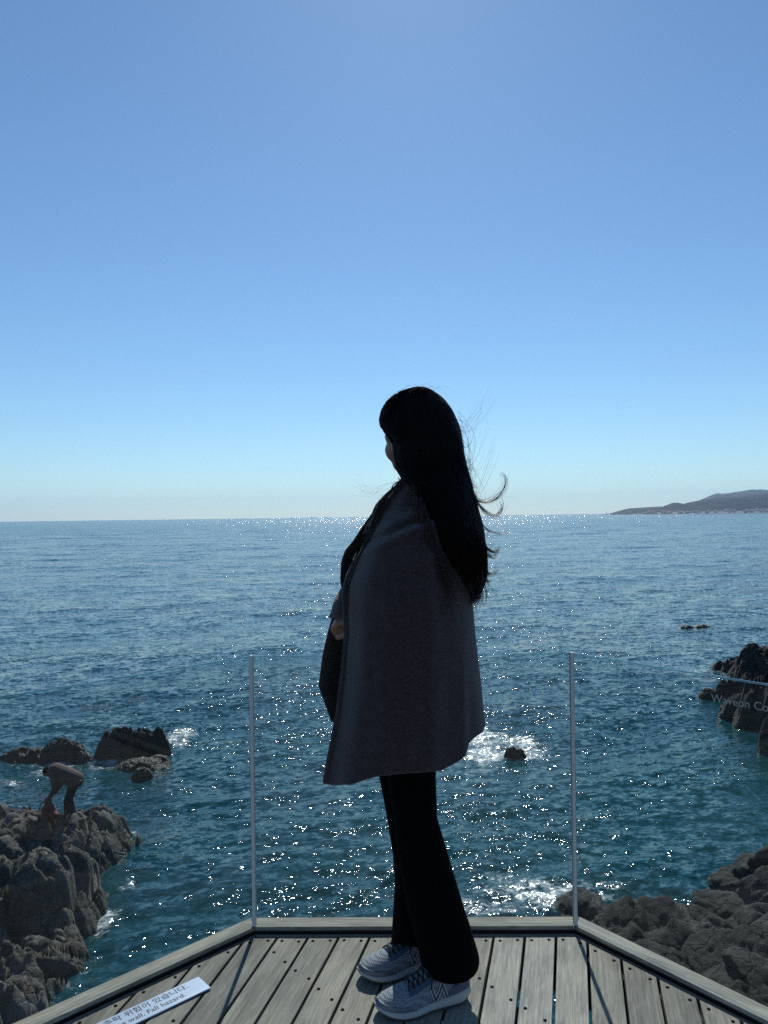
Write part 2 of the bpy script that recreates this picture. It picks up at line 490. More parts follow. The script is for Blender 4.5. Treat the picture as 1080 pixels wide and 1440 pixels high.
    cmul.inputs['To Min'].default_value = 0.70; cmul.inputs['To Max'].default_value = 1.24
    fa = N(n, 'ShaderNodeAttribute', attribute_name='churn')
    s3 = vmath(n, l, 'SCALE', slope(9, 12, 1, 4, 1.1, 0.7), None, fa.outputs['Fac'])
    ca = N(n, 'ShaderNodeAttribute', attribute_name='chop'); s1 = vmath(n, l, 'SCALE', s1, None, math_(n, l, 'MULTIPLY', ca.outputs['Fac'], cmul.outputs[0])); s2 = vmath(n, l, 'SCALE', s2, None, ca.outputs['Fac'])
    ra = N(n, 'ShaderNodeAttribute', attribute_name='ripple')
    s4 = vmath(n, l, 'SCALE', slope(0.7, 1.6, 1, 3, 1.0, 0.6), None, ra.outputs['Fac'])
    s = vmath(n, l, 'ADD', vmath(n, l, 'SCALE', vmath(n, l, 'ADD', vmath(n, l, 'ADD', s1, s2), s4), None, wmul.outputs[0]), s3)
    s = vmath(n, l, 'MULTIPLY', s, (1, 1, 0))
    nm = vmath(n, l, 'NORMALIZE', vmath(n, l, 'ADD', ge.outputs['Normal'], s))
    l.new(nm, b.inputs['Normal'])
    # foam: lacy, only where the water churns
    lace = noise(n, l, vmath(n, l, 'MULTIPLY', q, (5.5, 8.0, 1)), 1.0, 6, 0.76, 0.5)
    fm = math_(n, l, 'ADD', math_(n, l, 'MULTIPLY', fa.outputs['Fac'], 0.31), lace.outputs['Fac'])
    fo = N(n, 'ShaderNodeMapRange'); l.new(fm, fo.inputs[0])
    fo.inputs['From Min'].default_value = 0.745; fo.inputs['From Max'].default_value = 1.0
    # turbid tint in broad patches: bluer and greener water
    pt = noise(n, l, vmath(n, l, 'MULTIPLY', q, (0.04, 0.09, 1)), 1.0, 4, 0.6)
    wc = ramp(n, l, pt.outputs['Fac'], [(0.35, (0.002, 0.031, 0.043)), (0.65, (0.0035, 0.050, 0.056))])
    c = mixc(n, l, fo.outputs[0], wc.outputs[0], (0.62, 0.66, 0.66))
    l.new(c, b.inputs['Base Color'])
    rr_ = N(n, 'ShaderNodeMapRange'); l.new(fo.outputs[0], rr_.inputs[0])
    ga = N(n, 'ShaderNodeAttribute', attribute_name='gloss'); l.new(ga.outputs['Fac'], rr_.inputs['To Min']); rr_.inputs['To Max'].default_value = 0.5
    l.new(rr_.outputs[0], b.inputs['Roughness'])
    o = link('sea', me, m)
    tag(o, kind='structure')
build_sea()

# ================================================================== ROCKS AND LAND
def boulder_mesh(name, seed, dims, sub=5, cracks=1.0, planes=16, rough=0.05, soft=10.0, lump=0.16):
    bm = bmesh.new()
    bmesh.ops.create_icosphere(bm, subdivisions=sub, radius=1)
    me = bpy.data.meshes.new(name); bm.to_mesh(me); bm.free()
    v = np.empty(len(me.vertices)*3); me.vertices.foreach_get('co', v); v = v.reshape(-1, 3)
    rg = np.random.default_rng(seed)
    nrm = rg.normal(size=(planes, 3)); nrm /= np.linalg.norm(nrm, axis=1, keepdims=True)
    dd = rg.uniform(0.62, 1.0, planes)
    dots = v @ nrm.T
    sc = dd[None, :]/np.maximum(dots, 0.05)
    s = -np.log(np.exp(-soft*np.minimum(sc, 3)).sum(1)+np.exp(-soft*1.25))/soft
    v = v*s[:, None]
    dims = np.array(dims)
    q = v*dims
    f1, f2, cid = voro((q+0.35*np.stack([fbm(q*1.2, 3, seed+k) for k in (1, 2, 3)], 1))*np.array([1.5, 1.5, 2.2]), seed)
    g = np.exp(-((f2-f1)/0.09)**2)
    m_ = float(dims.mean())
    disp = fbm(q*1.6/m_*1.2, 4, seed+5)*lump*m_ + fbm(q*5, 4, seed+8, 0.55, True)*rough*0.8 + (cid-0.5)*0.16*cracks - g*0.14*cracks
    nn_ = v/np.linalg.norm(v, axis=1, keepdims=True)
    q = q + nn_*disp[:, None]
    me.vertices.foreach_set('co', q.ravel()); me.update()
    return me
def hfield(name, x0, x1, y0, y1, step, fz):
    xs = np.arange(x0, x1+1e-6, step); ys = np.arange(y0, y1+1e-6, step)
    X, Y = np.meshgrid(xs, ys)
    v = np.stack([X.ravel(), Y.ravel(), fz(X.ravel(), Y.ravel())], 1)
    return npmesh(name, v, gridquads(len(ys), len(xs)))
def smax(a, b, k): return np.log(np.exp(k*a)+np.exp(k*b))/k

# --- the big outcrop on the left, with its ledges, joints and the deep cleft
OUT_LUMPS = [  # x, y, rx, ry, top z, turn
    (-8.8, 17.6, 2.3, 2.4, -5.45, 0.2), (-7.35, 18.3, 1.25, 1.8, -5.65, -0.2), (-11.2, 16.5, 2.6, 3.0, -5.2, 0.0),
    (-8.5, 14.4, 1.8, 3.6, -5.35, 0.0), (-7.0, 15.2, 1.35, 1.9, -5.55, -0.1), (-6.2, 13.4, 1.05, 1.7, -6.2, 0.15), (-5.85, 11.9, 1.0, 1.5, -6.1, 0.1),
    (-5.9, 10.0, 1.3, 1.6, -6.0, 0.1), (-8.4, 10.4, 1.9, 2.8, -5.35, 0.0), (-11.0, 12.5, 2.6, 5.0, -4.9, 0.0), (-7.4, 8.2, 1.8, 1.8, -5.6, 0.0), (-10.5, 9.0, 2.6, 2.6, -4.9, 0.0), (-13.8, 12.5, 3.0, 6.0, -4.8, 0)]
def outcrop_z(x, y):
    p = np.stack([x, y, np.zeros_like(x)], 1)
    wx = x+0.35*fbm(p*0.7, 3, 31); wy = y+0.35*fbm(p*0.7, 3, 32)
    z = np.full(len(x), -9.0)
    for (cx, cy_, rx, ry, zt, th) in OUT_LUMPS:
        c, s = math.cos(th), math.sin(th)
        u = ((wx-cx)*c+(wy-cy_)*s)/rx; v = (-(wx-cx)*s+(wy-cy_)*c)/ry
        d = np.sqrt(u*u+v*v)
        h = zt-1.75*np.clip(d, 0, 3)**2.8-0.15*d
        z = smax(z, np.maximum(h, -9.0), 7.0)
    q = np.stack([x*0.62+y*0.25, y*0.62-x*0.25, z*0.5], 1)
    q = q+0.3*np.stack([fbm(p*0.9, 3, 41), fbm(p*0.9, 3, 42), 0*x], 1)
    f1, f2, cid = voro(q*1.1, 51)
    z = z+(cid-0.5)*0.55-0.42*np.exp(-((f2-f1)/0.06)**2)
    f1, f2, cid = voro(q*np.array([2.6, 4.4, 2])+3.3, 61)
    z = z+(cid-0.5)*0.20-0.16*np.exp(-((f2-f1)/0.07)**2)
    f1, f2, cid = voro(q*np.array([6.5, 9.5, 3])+7.1, 66)
    z = z+(cid-0.5)*0.075-0.05*np.exp(-((f2-f1)/0.1)**2)
    z = z+0.22*fbm(p*0.9, 4, 71)+0.07*fbm(p*3.2, 4, 72, 0.55, True)+0.02*fbm(p*11, 3, 73)
    return z
me = hfield('rock_outcrop', -15, -4.4, 6.5, 21.5, 0.045, outcrop_z)
o = link('rock_outcrop', me, M_ROCK); tag(o, kind='structure')

# --- the cliff the deck hangs from, and the boulder shore on the right
def shore_z(x, y):
    p = np.stack([x, y, np.zeros_like(x)], 1)
    e = 1.2*fbm(p*0.25, 3, 81)
    sx = np.array([-40, -4, 0, 3.2, 4.6, 6.2, 8.3, 9.4, 12, 16, 40.0]); sy = np.array([5.0, 5.0, 7.5, 11.2, 14.6, 15.2, 16.6, 18.2, 21.0, 24.5, 30])
    edge = np.interp(x, sx, sy)+0.4*e
    t = edge-y
    low = -7.5+1.9*sstep(-0.4, 4.5, t)+0.12*np.clip(t-4.5, 0, 30)
    right = sstep(9.0, 16.0, x)
    low = low+right*0.9*sstep(0, 5, t)
    wall = sstep(3.4, 0.2, y-0.25*np.abs(x)*0+0.5*e)
    z = low+(np.full_like(x, -0.55)-low)*wall
    f1, f2, cid = voro(p*np.array([0.8, 0.8, 1])+0.3*np.stack([e, e, e], 1), 91)
    z = z+(1-wall)*((cid-0.5)*0.5-0.25*np.exp(-((f2-f1)/0.1)**2))+0.18*fbm(p*1.1, 4, 92)*(1-wall*0.7)
    f1, f2, cid = voro(p*2.3, 95)
    return z+(1-wall)*((cid-0.5)*0.16)+0.05*fbm(p*4, 3, 93)*(1-wall)
me = hfield('rocky_shore', -16, 22, -14, 26, 0.11, shore_z)
o = link('rocky_shore', me, M_ROCKD); tag(o, kind='structure')

# boulders of the right shore: pixel centre, half width in px, seat height above the sea, squash
BP = [boulder_mesh('boulder', 100+k, (1, 1, 0.8), 5, 0.34, 12, 0.06, 26.0, 0.07) for k in range(7)]
BOULDERS = [(818, 1274, 40, 0.15), (885, 1318, 46, 0.35), (930, 1300, 40, 0.3), (972, 1296, 38, 0.35), (905, 1288, 30, 0.1), (940, 1330, 42, 0.55),
            (1000, 1298, 36, 0.4), (1010, 1318, 32, 0.6), (968, 1345, 46, 0.7), (900, 1350, 46, 0.5), (1010, 1350, 44, 0.85), (1046, 1285, 48, 0.55),
            (1058, 1245, 34, 0.5), (1074, 1222, 34, 0.7), (1072, 1300, 36, 0.9), (1030, 1262, 26, 0.2), (1060, 1340, 42, 1.0), (1040, 1330, 26, 0.9),
            (950, 1375, 48, 0.8), (1020, 1385, 44, 1.0), (1075, 1375, 40, 1.2), (985, 1412, 40, 1.0), (1050, 1425, 46, 1.2), (1092, 1262, 44, 1.0),
            (862, 1330, 34, 0.3), (1108, 1330, 50, 1.3), (1005, 1268, 18, 0.05), (925, 1372, 30, 0.7), (1078, 1420, 30, 1.3), (850, 1305, 26, 0.1), (1100, 1210, 40, 1.1), (878, 1300, 20, 0.1), (955, 1318, 22, 0.5), (985, 1325, 20, 0.6)]
brg = np.random.default_rng(5)
for k, (px, py, hw, hs) in enumerate(BOULDERS):
    z = SEA+hs
    c = ground(px, py, z)
    s = hw*c.y/FPX*1.28
    o = link('boulder', BP[k % 7], M_ROCKD)
    o.location = c-Vector((0, 0, s*0.25))
    o.rotation_euler = (brg.uniform(-0.3, 0.3), brg.uniform(-0.3, 0.3), brg.uniform(0, 6.28))
    o.scale = (s, s*brg.uniform(0.85, 1.15), s*brg.uniform(0.8, 1.15))
    if k == 0: tag(o, 'dark boulder standing apart in bright foam just behind the glass post', 'boulder')
    elif k == 11: tag(o, 'large flat topped boulder lying across the heap at the water\'s edge', 'boulder')
    else: tag(o, 'rounded dark grey boulder heaped on the rocky shore beside the wooden deck', 'boulder', 'boulders of the shore below the deck')

HORIZ = lambda px: 733-0.0130*px
def sea_rock(lumps, seed, label, m=M_ROCKD, jag=1.0, step=None):
    L = []
    for (px, ybase, hw, ytop, df) in lumps:
        c = seap(px, ybase); k = c.y/FPX
        rx = hw*k; ry = rx*df; Yc = c.y+ry*1.05
        zt = max(CAMZ-(ytop-HORIZ(px))*(Yc/FPX), SEA+0.12)
        L.append((c.x*Yc/c.y, Yc, rx, ry, zt))
    x0 = min(q[0]-q[2]*1.25 for q in L); x1 = max(q[0]+q[2]*1.25 for q in L); y0 = min(q[1]-q[3]*1.3 for q in L); y1 = max(q[1]+q[3]*1.3 for q in L)
    hm = max(q[4] for q in L)-SEA
    step = step or max(0.025, (x1-x0)/170)
    def fz(x, y):
        p = np.stack([x, y, np.zeros_like(x)], 1)
        f = 1.6/max(0.5, min(2.2, hm+0.3))
        wx = x+0.22/f*fbm(p*1.3*f, 3, seed); wy = y+0.22/f*fbm(p*1.3*f, 3, seed+1)
        z = np.full(len(x), SEA-1.2)
        for (cx, cy_, rx, ry, zt) in L:
            d = np.sqrt(((wx-cx)/rx)**2+((wy-cy_)/ry)**2)
            z = smax(z, np.maximum(zt-(zt-SEA+0.12)*d**2.4, SEA-1.2), 9.0)
        up = np.clip((z-SEA+0.5)/(hm+0.5), 0, 1)
        q = p*f; q[:, 2] = z*f*0.7; q = q+0.25*np.stack([fbm(q*0.9, 3, seed+3), fbm(q*0.9, 3, seed+4), 0*x], 1)
        f1, f2, cid = voro(q*np.array([1.0, 1.3, 1]), seed+6)
        z = z+jag*up*((cid-0.5)*0.36*hm-0.22*hm*np.exp(-((f2-f1)/0.07)**2))
        f1, f2, cid = voro(q*np.array([2.6, 3.4, 1.6])+5, seed+9)
        z = z+jag*up*((cid-0.5)*0.18*hm-0.10*hm*np.exp(-((f2-f1)/0.08)**2))
        return z+up*(0.10*hm*fbm(p*2.2*f, 4, seed+12)+0.05*hm*fbm(p*7*f, 3, seed+13, 0.6, True))
    o = link('sea_rock', hfield('sea_rock', x0, x1, y0, y1, step, fz), m)
    tag(o, label, 'rock')
    return o
sea_rock([(38, 1068, 44, 1052, 0.45), (88, 1066, 38, 1038, 0.5), (110, 1066, 18, 1052, 0.6)], 201, 'long low sea rock with brown weed, awash beyond the stooping person')
sea_rock([(165, 1062, 30, 1024, 0.55), (195, 1060, 34, 1022, 0.5), (222, 1056, 18, 1026, 0.6)], 202, 'dark blocky sea rock with a pale flat facet, ringed by foam')
sea_rock([(200, 1077, 36, 1068, 0.5), (226, 1070, 16, 1063, 0.6)], 203, 'weedy half submerged rock just in front of the blocky sea rock', M_ROCKD, 0.8)
sea_rock([(199, 1091, 16, 1078, 0.7)], 204, 'small weedy rock lowest in the water before the blocky sea rock', M_ROCKD, 0.8)
sea_rock([(720, 1062, 12, 1049, 0.7), (734, 1061, 8, 1052, 0.8)], 205, 'small lone rock in bright churned water behind the person', M_ROCKD, 0.8)
sea_rock([(1062, 962, 34, 906, 0.7), (1090, 965, 40, 912, 0.7), (1120, 970, 50, 902, 0.7), (1045, 958, 26, 925, 0.6)], 206, 'tall black sea rock with a pointed top at the end of the reef', M_ROCKD, 0.6)
sea_rock([(1015, 944, 18, 930, 0.6), (1036, 948, 22, 924, 0.6)], 207, 'low black rock at the seaward tip of the reef')
sea_rock([(1000, 985, 20, 966, 0.6), (1025, 984, 30, 956, 0.5), (1050, 980, 20, 952, 0.6)], 208, 'sloping wet rock ledge behind the lettered glass')
sea_rock([(1040, 1012, 36, 975, 0.6), (1075, 1026, 46, 950, 0.7), (1110, 1035, 50, 940, 0.7), (1150, 1035, 50, 930, 0.8)], 209, 'broad dark reef rock behind the lettered glass', M_ROCKD, 0.6)
sea_rock([(1085, 1068, 22, 1008, 0.8), (1110, 1075, 40, 995, 0.7)], 210, 'rounded dark rock beside the broad reef rock')
sea_rock([(965, 884, 14, 879, 0.4), (988, 883, 16, 878, 0.4)], 211, 'shoal rock barely breaking the water off the reef')

# --- far hills, village and boats
def hill(name, pts, Y, depth, seed, color):
    xs = np.linspace(0, 1, 260); n_d = 24
    px = np.array([a for a, b in pts]); hh = np.array([b for a, b in pts])
    pxs = px[0]+(px[-1]-px[0])*xs
    top = np.interp(pxs, px, hh)
    X = (pxs-540)/FPX*Y
    V = []
    for j in range(n_d):
        t = j/(n_d-1)
        prof = math.sin(min(t/0.6, 1)*math.pi/2) if t < 0.6 else math.cos((t-0.6)/0.4*math.pi/2)
        P = np.stack([X, np.full_like(X, Y+t*depth), np.zeros_like(X)], 1)
        nz = fbm(P/260.0, 5, seed)*0.30+fbm(P/45.0, 3, seed+4)*0.07
        h = top*Y/FPX*prof*(1+nz*(0.4 if prof > 0.9 else 1.0))
        P[:, 2] = SEA-6+np.maximum(h+6*prof, 0)
        V.append(P)
    me = npmesh(name, np.concatenate(V), gridquads(n_d, 260))
    m, n, l, b = mat(name+'_woodland', color, 0.95, 0, 0.1)
    ge = n.new('ShaderNodeNewGeometry')
    a = noise(n, l, ge.outputs['Position'], 0.02, 6, 0.65)
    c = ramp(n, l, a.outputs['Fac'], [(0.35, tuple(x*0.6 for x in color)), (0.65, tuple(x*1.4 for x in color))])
    l.new(c.outputs[0], b.inputs['Base Color'])
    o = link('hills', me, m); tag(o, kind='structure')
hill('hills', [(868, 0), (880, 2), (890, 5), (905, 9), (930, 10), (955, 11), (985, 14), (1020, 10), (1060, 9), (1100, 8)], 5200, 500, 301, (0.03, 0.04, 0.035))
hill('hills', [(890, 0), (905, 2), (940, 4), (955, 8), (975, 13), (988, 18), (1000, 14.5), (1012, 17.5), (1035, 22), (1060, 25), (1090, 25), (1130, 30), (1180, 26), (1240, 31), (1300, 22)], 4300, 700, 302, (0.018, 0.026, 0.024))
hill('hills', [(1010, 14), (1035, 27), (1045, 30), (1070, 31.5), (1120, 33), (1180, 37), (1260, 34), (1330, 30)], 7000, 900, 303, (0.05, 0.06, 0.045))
M_HW, *_ = mat('pale_house_wall', (0.6, 0.58, 0.54), 0.8)
M_HR, *_ = mat('house_roof', (0.28, 0.10, 0.06), 0.8)
def house_mesh(w, d, h, rf):
    v = [(-w, -d, 0), (w, -d, 0), (w, d, 0), (-w, d, 0), (-w, -d, h), (w, -d, h), (w, d, h), (-w, d, h), (-w*1.05, 0, h+rf), (w*1.05, 0, h+rf)]
    f = [(0, 1, 5, 4), (1, 2, 6, 5), (2, 3, 7, 6), (3, 0, 4, 7), (4, 5, 9, 8), (6, 7, 8, 9), (5, 6, 9), (7, 4, 8)]
    me = pymesh('village_house', v, f)
    me.materials.append(M_HW); me.materials.append(M_HR)
    for k in (4, 5): me.polygons[k].material_index = 1
    return me
HM = [house_mesh(6, 5, 6, 3), house_mesh(9, 6, 10, 2), house_mesh(5, 5, 14, 1.2), house_mesh(12, 7, 6, 3.5)]
hrg = np.random.default_rng(8)
for k in range(74):
    px = hrg.uniform(905, 1110); row = hrg.uniform(0, 1)
    Y = 4280-40*(1-row)
    o = link('village_house', HM[int(hrg.integers(0, 4))], None, None, False)
    o.location = ((px-540)/FPX*Y, Y+row*60, SEA+0.5+row*9+max(0, px-960)*0.04)
    o.rotation_euler = (0, 0, hrg.uniform(-0.8, 0.8))
    tag(o, 'tiny pale house of the village along the far shore below the hills', 'house', 'houses of the far village')
# the strip of low land the village stands on
vx = np.linspace(890, 1140, 90)
V = []
for t, zz in ((0, -1.0), (0.1, 1.2), (0.5, 6.5), (1.0, 13.0)):
    V.append(np.stack([(vx-540)/FPX*4230, np.full(90, 4230+t*110), SEA+zz*np.clip((vx-888)/60, 0.15, 1)], 1))
me = npmesh('far_shore', np.concatenate(V), gridquads(4, 90))
m_, *_ = mat('far_shore_rock', (0.12, 0.11, 0.09), 0.9)
tag(link('far_shore', me, m_), kind='structure')
M_HULL, *_ = mat('ship_hull', (0.05, 0.055, 0.07), 0.6)
M_WHITE, *_ = mat('white_paint', (0.75, 0.75, 0.74), 0.5)
def ship(px, py, Y, L, label, hullm, scale_h=1.0):
    t = empty('ship', ((px-540)/FPX*Y, Y, SEA))
    def hull_ring(x, w, z0, z1): return [(x, -w, z1), (x, -w*0.7, z0), (x, w*0.7, z0), (x, w, z1)]
    rings = [hull_ring(-L/2, L*0.07, -0.5, L*0.06), hull_ring(-L*0.3, L*0.08, -1, L*0.05), hull_ring(L*0.3, L*0.08, -1, L*0.055), hull_ring(L*0.45, L*0.03, -0.6, L*0.07), hull_ring(L/2, L*0.004, 0.2, L*0.08)]
    link('hull', loft('hull', rings), hullm, t, False, False)
    link('wheelhouse', box_mesh('wheelhouse', -L*0.42, -L*0.25, -L*0.055, L*0.055, L*0.045, L*0.17*scale_h, L*0.005), M_WHITE, t, False, False)
    link('mast', box_mesh('mast', L*0.1, L*0.113, -L*0.007, L*0.007, L*0.04, L*0.2*scale_h), hullm, t, False, False)
    tag(t, label, 'ship')
ship(412, 729, 9500, 60, 'faint ship alone on the horizon, farthest from the far hills', M_HULL)
ship(441, 728, 9000, 75, 'faint ship on the horizon, second of the row counted away from the hills', M_HULL)
ship(459, 728, 9300, 60, 'faint ship on the horizon, third of the row counted away from the hills', M_HULL)
ship(501, 727, 9800, 55, 'faint ship on the horizon, next to the person\'s shoulder', M_HULL)
ship(880, 721, 4100, 22, 'small dark fishing boat off the tip of the far hills', M_HULL)
ship(926, 720, 4000, 22, 'small white boat before the far village', M_WHITE)
lh = empty('lighthouse', ((853-540)/FPX*5100, 5100, SEA))
link('tower', loft('tower', [[(r_*math.cos(a*math.pi/6), r_*math.sin(a*math.pi/6), z) for a in range(12)] for r_, z in ((5, -3), (4.5, 0), (2.2, 2), (1.6, 13), (2.2, 13.2), (2.2, 14), (1.1, 14.1), (1.1, 17), (0.2, 19))]), M_WHITE, lh, False, False)
tag(lh, 'slender lighthouse on the horizon beyond the tip of the hills', 'lighthouse')

# ================================================================== THE DECK
KH = 0.022                                   # kerb board height
KL, KR = ground(358, 1303.5, KH), ground(809, 1302, KH)
KL2, KR2 = ground(59, 1440, KH), ground(1080, 1436, KH)
def v2(p): return Vector((p.x, p.y))
A, B = v2(KL), v2(KR)
dl = (v2(KL2)-A).normalized(); dr = (v2(KR2)-B).normalized()
LL, RR_ = A+dl*2.1, B+dr*2.1
BACK = -3.2
inner = [LL, A, B, RR_, Vector((RR_.x, BACK)), Vector((LL.x, BACK))]     # clockwise seen from above
def offset_poly(poly, d):                    # clockwise polygon: positive d grows it
    n = len(poly); out = []
    for i in range(n):
        p0, p1, p2 = poly[i-1], poly[i], poly[(i+1) % n]
        e1 = (p1-p0).normalized(); e2 = (p2-p1).normalized()
        n1 = Vector((-e1.y, e1.x)); n2 = Vector((-e2.y, e2.x))
        b = (n1+n2).normalized(); out.append(p1+b*(d/max(0.2, b.dot(n1))))
    return out
TR = 0.012
edge = offset_poly(inner, -TR-0.002)
def clip(poly, nrm, c):                      # keep n.p <= c
    out = []
    for i in range(len(poly)):
        a, b = poly[i], poly[(i+1) % len(poly)]
        da, db = nrm.dot(a)-c, nrm.dot(b)-c
        if da <= 0: out.append(a)
        if (da < 0) != (db < 0): out.append(a+(b-a)*(da/(da-db)))
    return out
deck = empty('deck'); tag(deck, kind='structure')
pdv = ray(801, 722); PD = Vector((pdv.x, pdv.y)).normalized()        # along the planks
PN = Vector((PD.y, -PD.x))                                           # across, to the right
g0 = v2(ground(434.4, 1316, 0)); g1_ = v2(ground(738.4, 1315, 0))
pitch = (PN.dot(g1_)-PN.dot(g0))/7.0
base_c = PN.dot(g0)
GAP = 0.008
screw_bm = bmesh.new()
bmesh.ops.create_cone(screw_bm, cap_ends=True, segments=10, radius1=0.0052, radius2=0.0046, depth=0.0016)
SCREW = bm_mesh('screw', screw_bm); SCREW.materials.append(M_SCREW)
JD = Vector((0.645, -0.764)).normalized(); JN = Vector((JD.y, -JD.x))
jc0 = JN.dot(Vector((-0.332, 2.248))); jc1 = JN.dot(Vector((0.265, 2.10))); jstep = jc1-jc0
prg = np.random.default_rng(21)
ang = math.atan2(PD.y, PD.x)
for k in range(-26, 27):
    c0, c1 = base_c+k*pitch+GAP/2, base_c+(k+1)*pitch-GAP/2
    poly = clip(clip(edge, PN, c1), -PN, -c0)
    if len(poly) < 3: continue
    us = [PD.dot(p) for p in poly]
    if max(us)-min(us) < 0.05: continue
    cen = PD*((min(us)+max(us))/2)+PN*((c0+c1)/2)
    loc = [((p-cen).dot(PD), (p-cen).dot(Vector((-PD.y, PD.x)))) for p in poly]
    if sum(a[0]*b[1]-b[0]*a[1] for a, b in zip(loc, loc[1:]+loc[:1])) < 0: loc = loc[::-1]
    o = link('plank', prism('plank', loc, -0.026, 0.0, 0.0016), M_WOOD, deck, False, False)
    dz = prg.uniform(-0.0012, 0.0)
    o.location = (cen.x, cen.y, dz); o.rotation_euler = (0, 0, ang)
    # screws: two at the free end, two on every joist
    pts = []
    for side in (0.017, pitch-GAP-0.017):
        q = PN*(c0+side)
        u_end = None
        lo, hi = -9.0, 9.0
        seg = []
        for i in range(len(edge)):
            a, b = edge[i], edge[(i+1) % len(edge)]
            da, db = PN.dot(a)-c0-side, PN.dot(b)-c0-side
            if (da < 0) != (db < 0): seg.append(PD.dot(a+(b-a)*(da/(da-db))))
        if len(seg) == 2:
            pts.append(q+PD*(max(seg)-0.022-prg.uniform(0, 0.006)))
            for j in range(-8, 9):
                cj = jc0+j*jstep
                den = JN.dot(PD)
                u = (cj-JN.dot(q))/den
                if min(seg)+0.05 < u < max(seg)-0.07: pts.append(q+PD*(u+prg.uniform(-0.006, 0.006))+PN*prg.uniform(-0.003, 0.003))
    for p in pts:
        if p.y < 1.2: continue
        s = link('screw', SCREW, None, o, False, False)
        d = p-cen
        s.location = (d.dot(PD), d.dot(Vector((-PD.y, PD.x))), 0.0006)
def board(name, poly, z0, z1, m, parent, bev=0.002):     # a board whose grain runs along its first edge
    c = sum(poly, Vector((0, 0)))/len(poly)
    u = (poly[1]-poly[0]).normalized(); w = Vector((-u.y, u.x))
    loc = [((p-c).dot(u), (p-c).dot(w)) for p in poly]
    if sum(a[0]*b[1]-b[0]*a[1] for a, b in zip(loc, loc[1:]+loc[:1])) < 0: loc = loc[::-1]
    o = link(name, prism(name, loc, z0, z1, bev), m, parent, False, False)
    o.location = (c.x, c.y, 0); o.rotation_euler = (0, 0, math.atan2(u.y, u.x))
    return o
trim_o = offset_poly(inner, -0.001)
trim_i = offset_poly(inner, -TR)
kerb_o = offset_poly(inner, 0.056)
rim_o = offset_poly(inner, 0.052); rim_i = offset_poly(inner, 0.02)
shade_i, shade_o = offset_poly(inner, 0.006), offset_poly(inner, 0.050)
M_KSHADE, *_ = mat('kerb_shade_black', (0.012, 0.012, 0.013), 0.8)  # added black strip that stands in for shade below the kerb front
def mitre(a, b, c, d, g=0.0007):             # leave a hair's breadth at the ends
    u = (b-a).normalized()*g
    return [a+u, b-u, c-u, d+u]
for i in range(3):
    board('edge_trim', mitre(trim_i[i], trim_i[i+1], trim_o[i+1], trim_o[i]), -0.03, -0.0006, M_WOOD, deck, 0.0008)
    board('kerb_board', mitre(inner[i], inner[i+1], kerb_o[i+1], kerb_o[i]), 0.0105, KH, M_WOOD, deck, 0.0025)
    board('kerb_shade', mitre(shade_i[i], shade_i[i+1], shade_o[i+1], shade_o[i]), -0.0008, 0.0103, M_KSHADE, deck, 0.0)
    board('rim_joist', mitre(rim_i[i], rim_i[i+1], rim_o[i+1], rim_o[i]), -0.19, -0.001, M_JOIST, deck, 0.0)
for j in range(-8, 9):                       # joists under the planks
    cj = jc0+j*jstep
    poly = clip(clip(offset_poly(inner, 0.018), JN, cj+0.022), -JN, -(cj-0.022))
    if len(poly) < 3: continue
    board('joist', poly, -0.17, -0.0275, M_JOIST, deck, 0.0)
for (x, y) in ((-0.9, 0.3), (0.9, 0.3), (-0.9, -2.4), (0.9, -2.4)):  # stub posts down to the cliff
    zz = float(shore_z(np.array([x]), np.array([y]))[0])
    p_ = link('support_post', box_mesh('support_post', -0.06, 0.06, -0.06, 0.06, zz-0.3, -0.175, 0.004), M_JOIST, deck, False, False)
    p_.location = (x, y, 0)

# ------------------------------------------------------------------ glass railing
rail = empty('glass_railing', (0.5*(A.x+B.x), A.y, 0))
tag(rail, 'frameless clear glass railing with thin metal posts along the deck edge', 'railing')
GT = 0.010
gin, gout = offset_poly(inner, 0.006), offset_poly(inner, 0.006+GT)
GTOP = 0.866
PANES = []
for i, gap0, gap1 in ((0, 0.0, 0.006), (1, 0.006, 0.006), (2, 0.006, 0.0)):
    a, b, c, d = gin[i], gin[i+1], gout[i+1], gout[i]
    u = (b-a).normalized()
    poly = [a+u*gap0, b-u*gap1, c-u*gap1, d+u*gap0]
    cen = sum(poly, Vector((0, 0)))/4
    w = Vector((-u.y, u.x))
    loc = [((p-cen).dot(u), (p-cen).dot(w)) for p in poly]
    if sum(p[0]*q[1]-q[0]*p[1] for p, q in zip(loc, loc[1:]+loc[:1])) < 0: loc = loc[::-1]
    o = link('glass_pane', prism('glass_pane', loc, KH+0.001, GTOP-0.004), M_GLASS, rail, False, False)
    o.location = (cen.x-rail.location.x, cen.y-rail.location.y, 0); o.rotation_euler = (0, 0, math.atan2(u.y, u.x))
    e = link('polished_edge', prism('polished_edge', loc, GTOP-0.0035, GTOP, 0.0012), M_GEDGE, o, False, False)
    PANES.append((o, a, u, cen))
for P, lean in ((gin[1], 0), (gin[2], 0)):
    bm = bmesh.new()
    bm_box(bm, -0.0054, 0.0054, -0.004, 0.0, KH, GTOP+0.002, 0.0008)      # face plate
    bm_box(bm, -0.0018, 0.0018, 0.0004, 0.011, KH, GTOP+0.0015, 0.0)      # web between the panes
    bm_box(bm, -0.0054, 0.0054, 0.0114, 0.0150, KH, GTOP+0.002, 0.0008)
    o = link('post', bm_mesh('post', bm), M_ALU, rail, False, False)
    o.location = (P.x-rail.location.x, P.y-rail.location.y, 0)
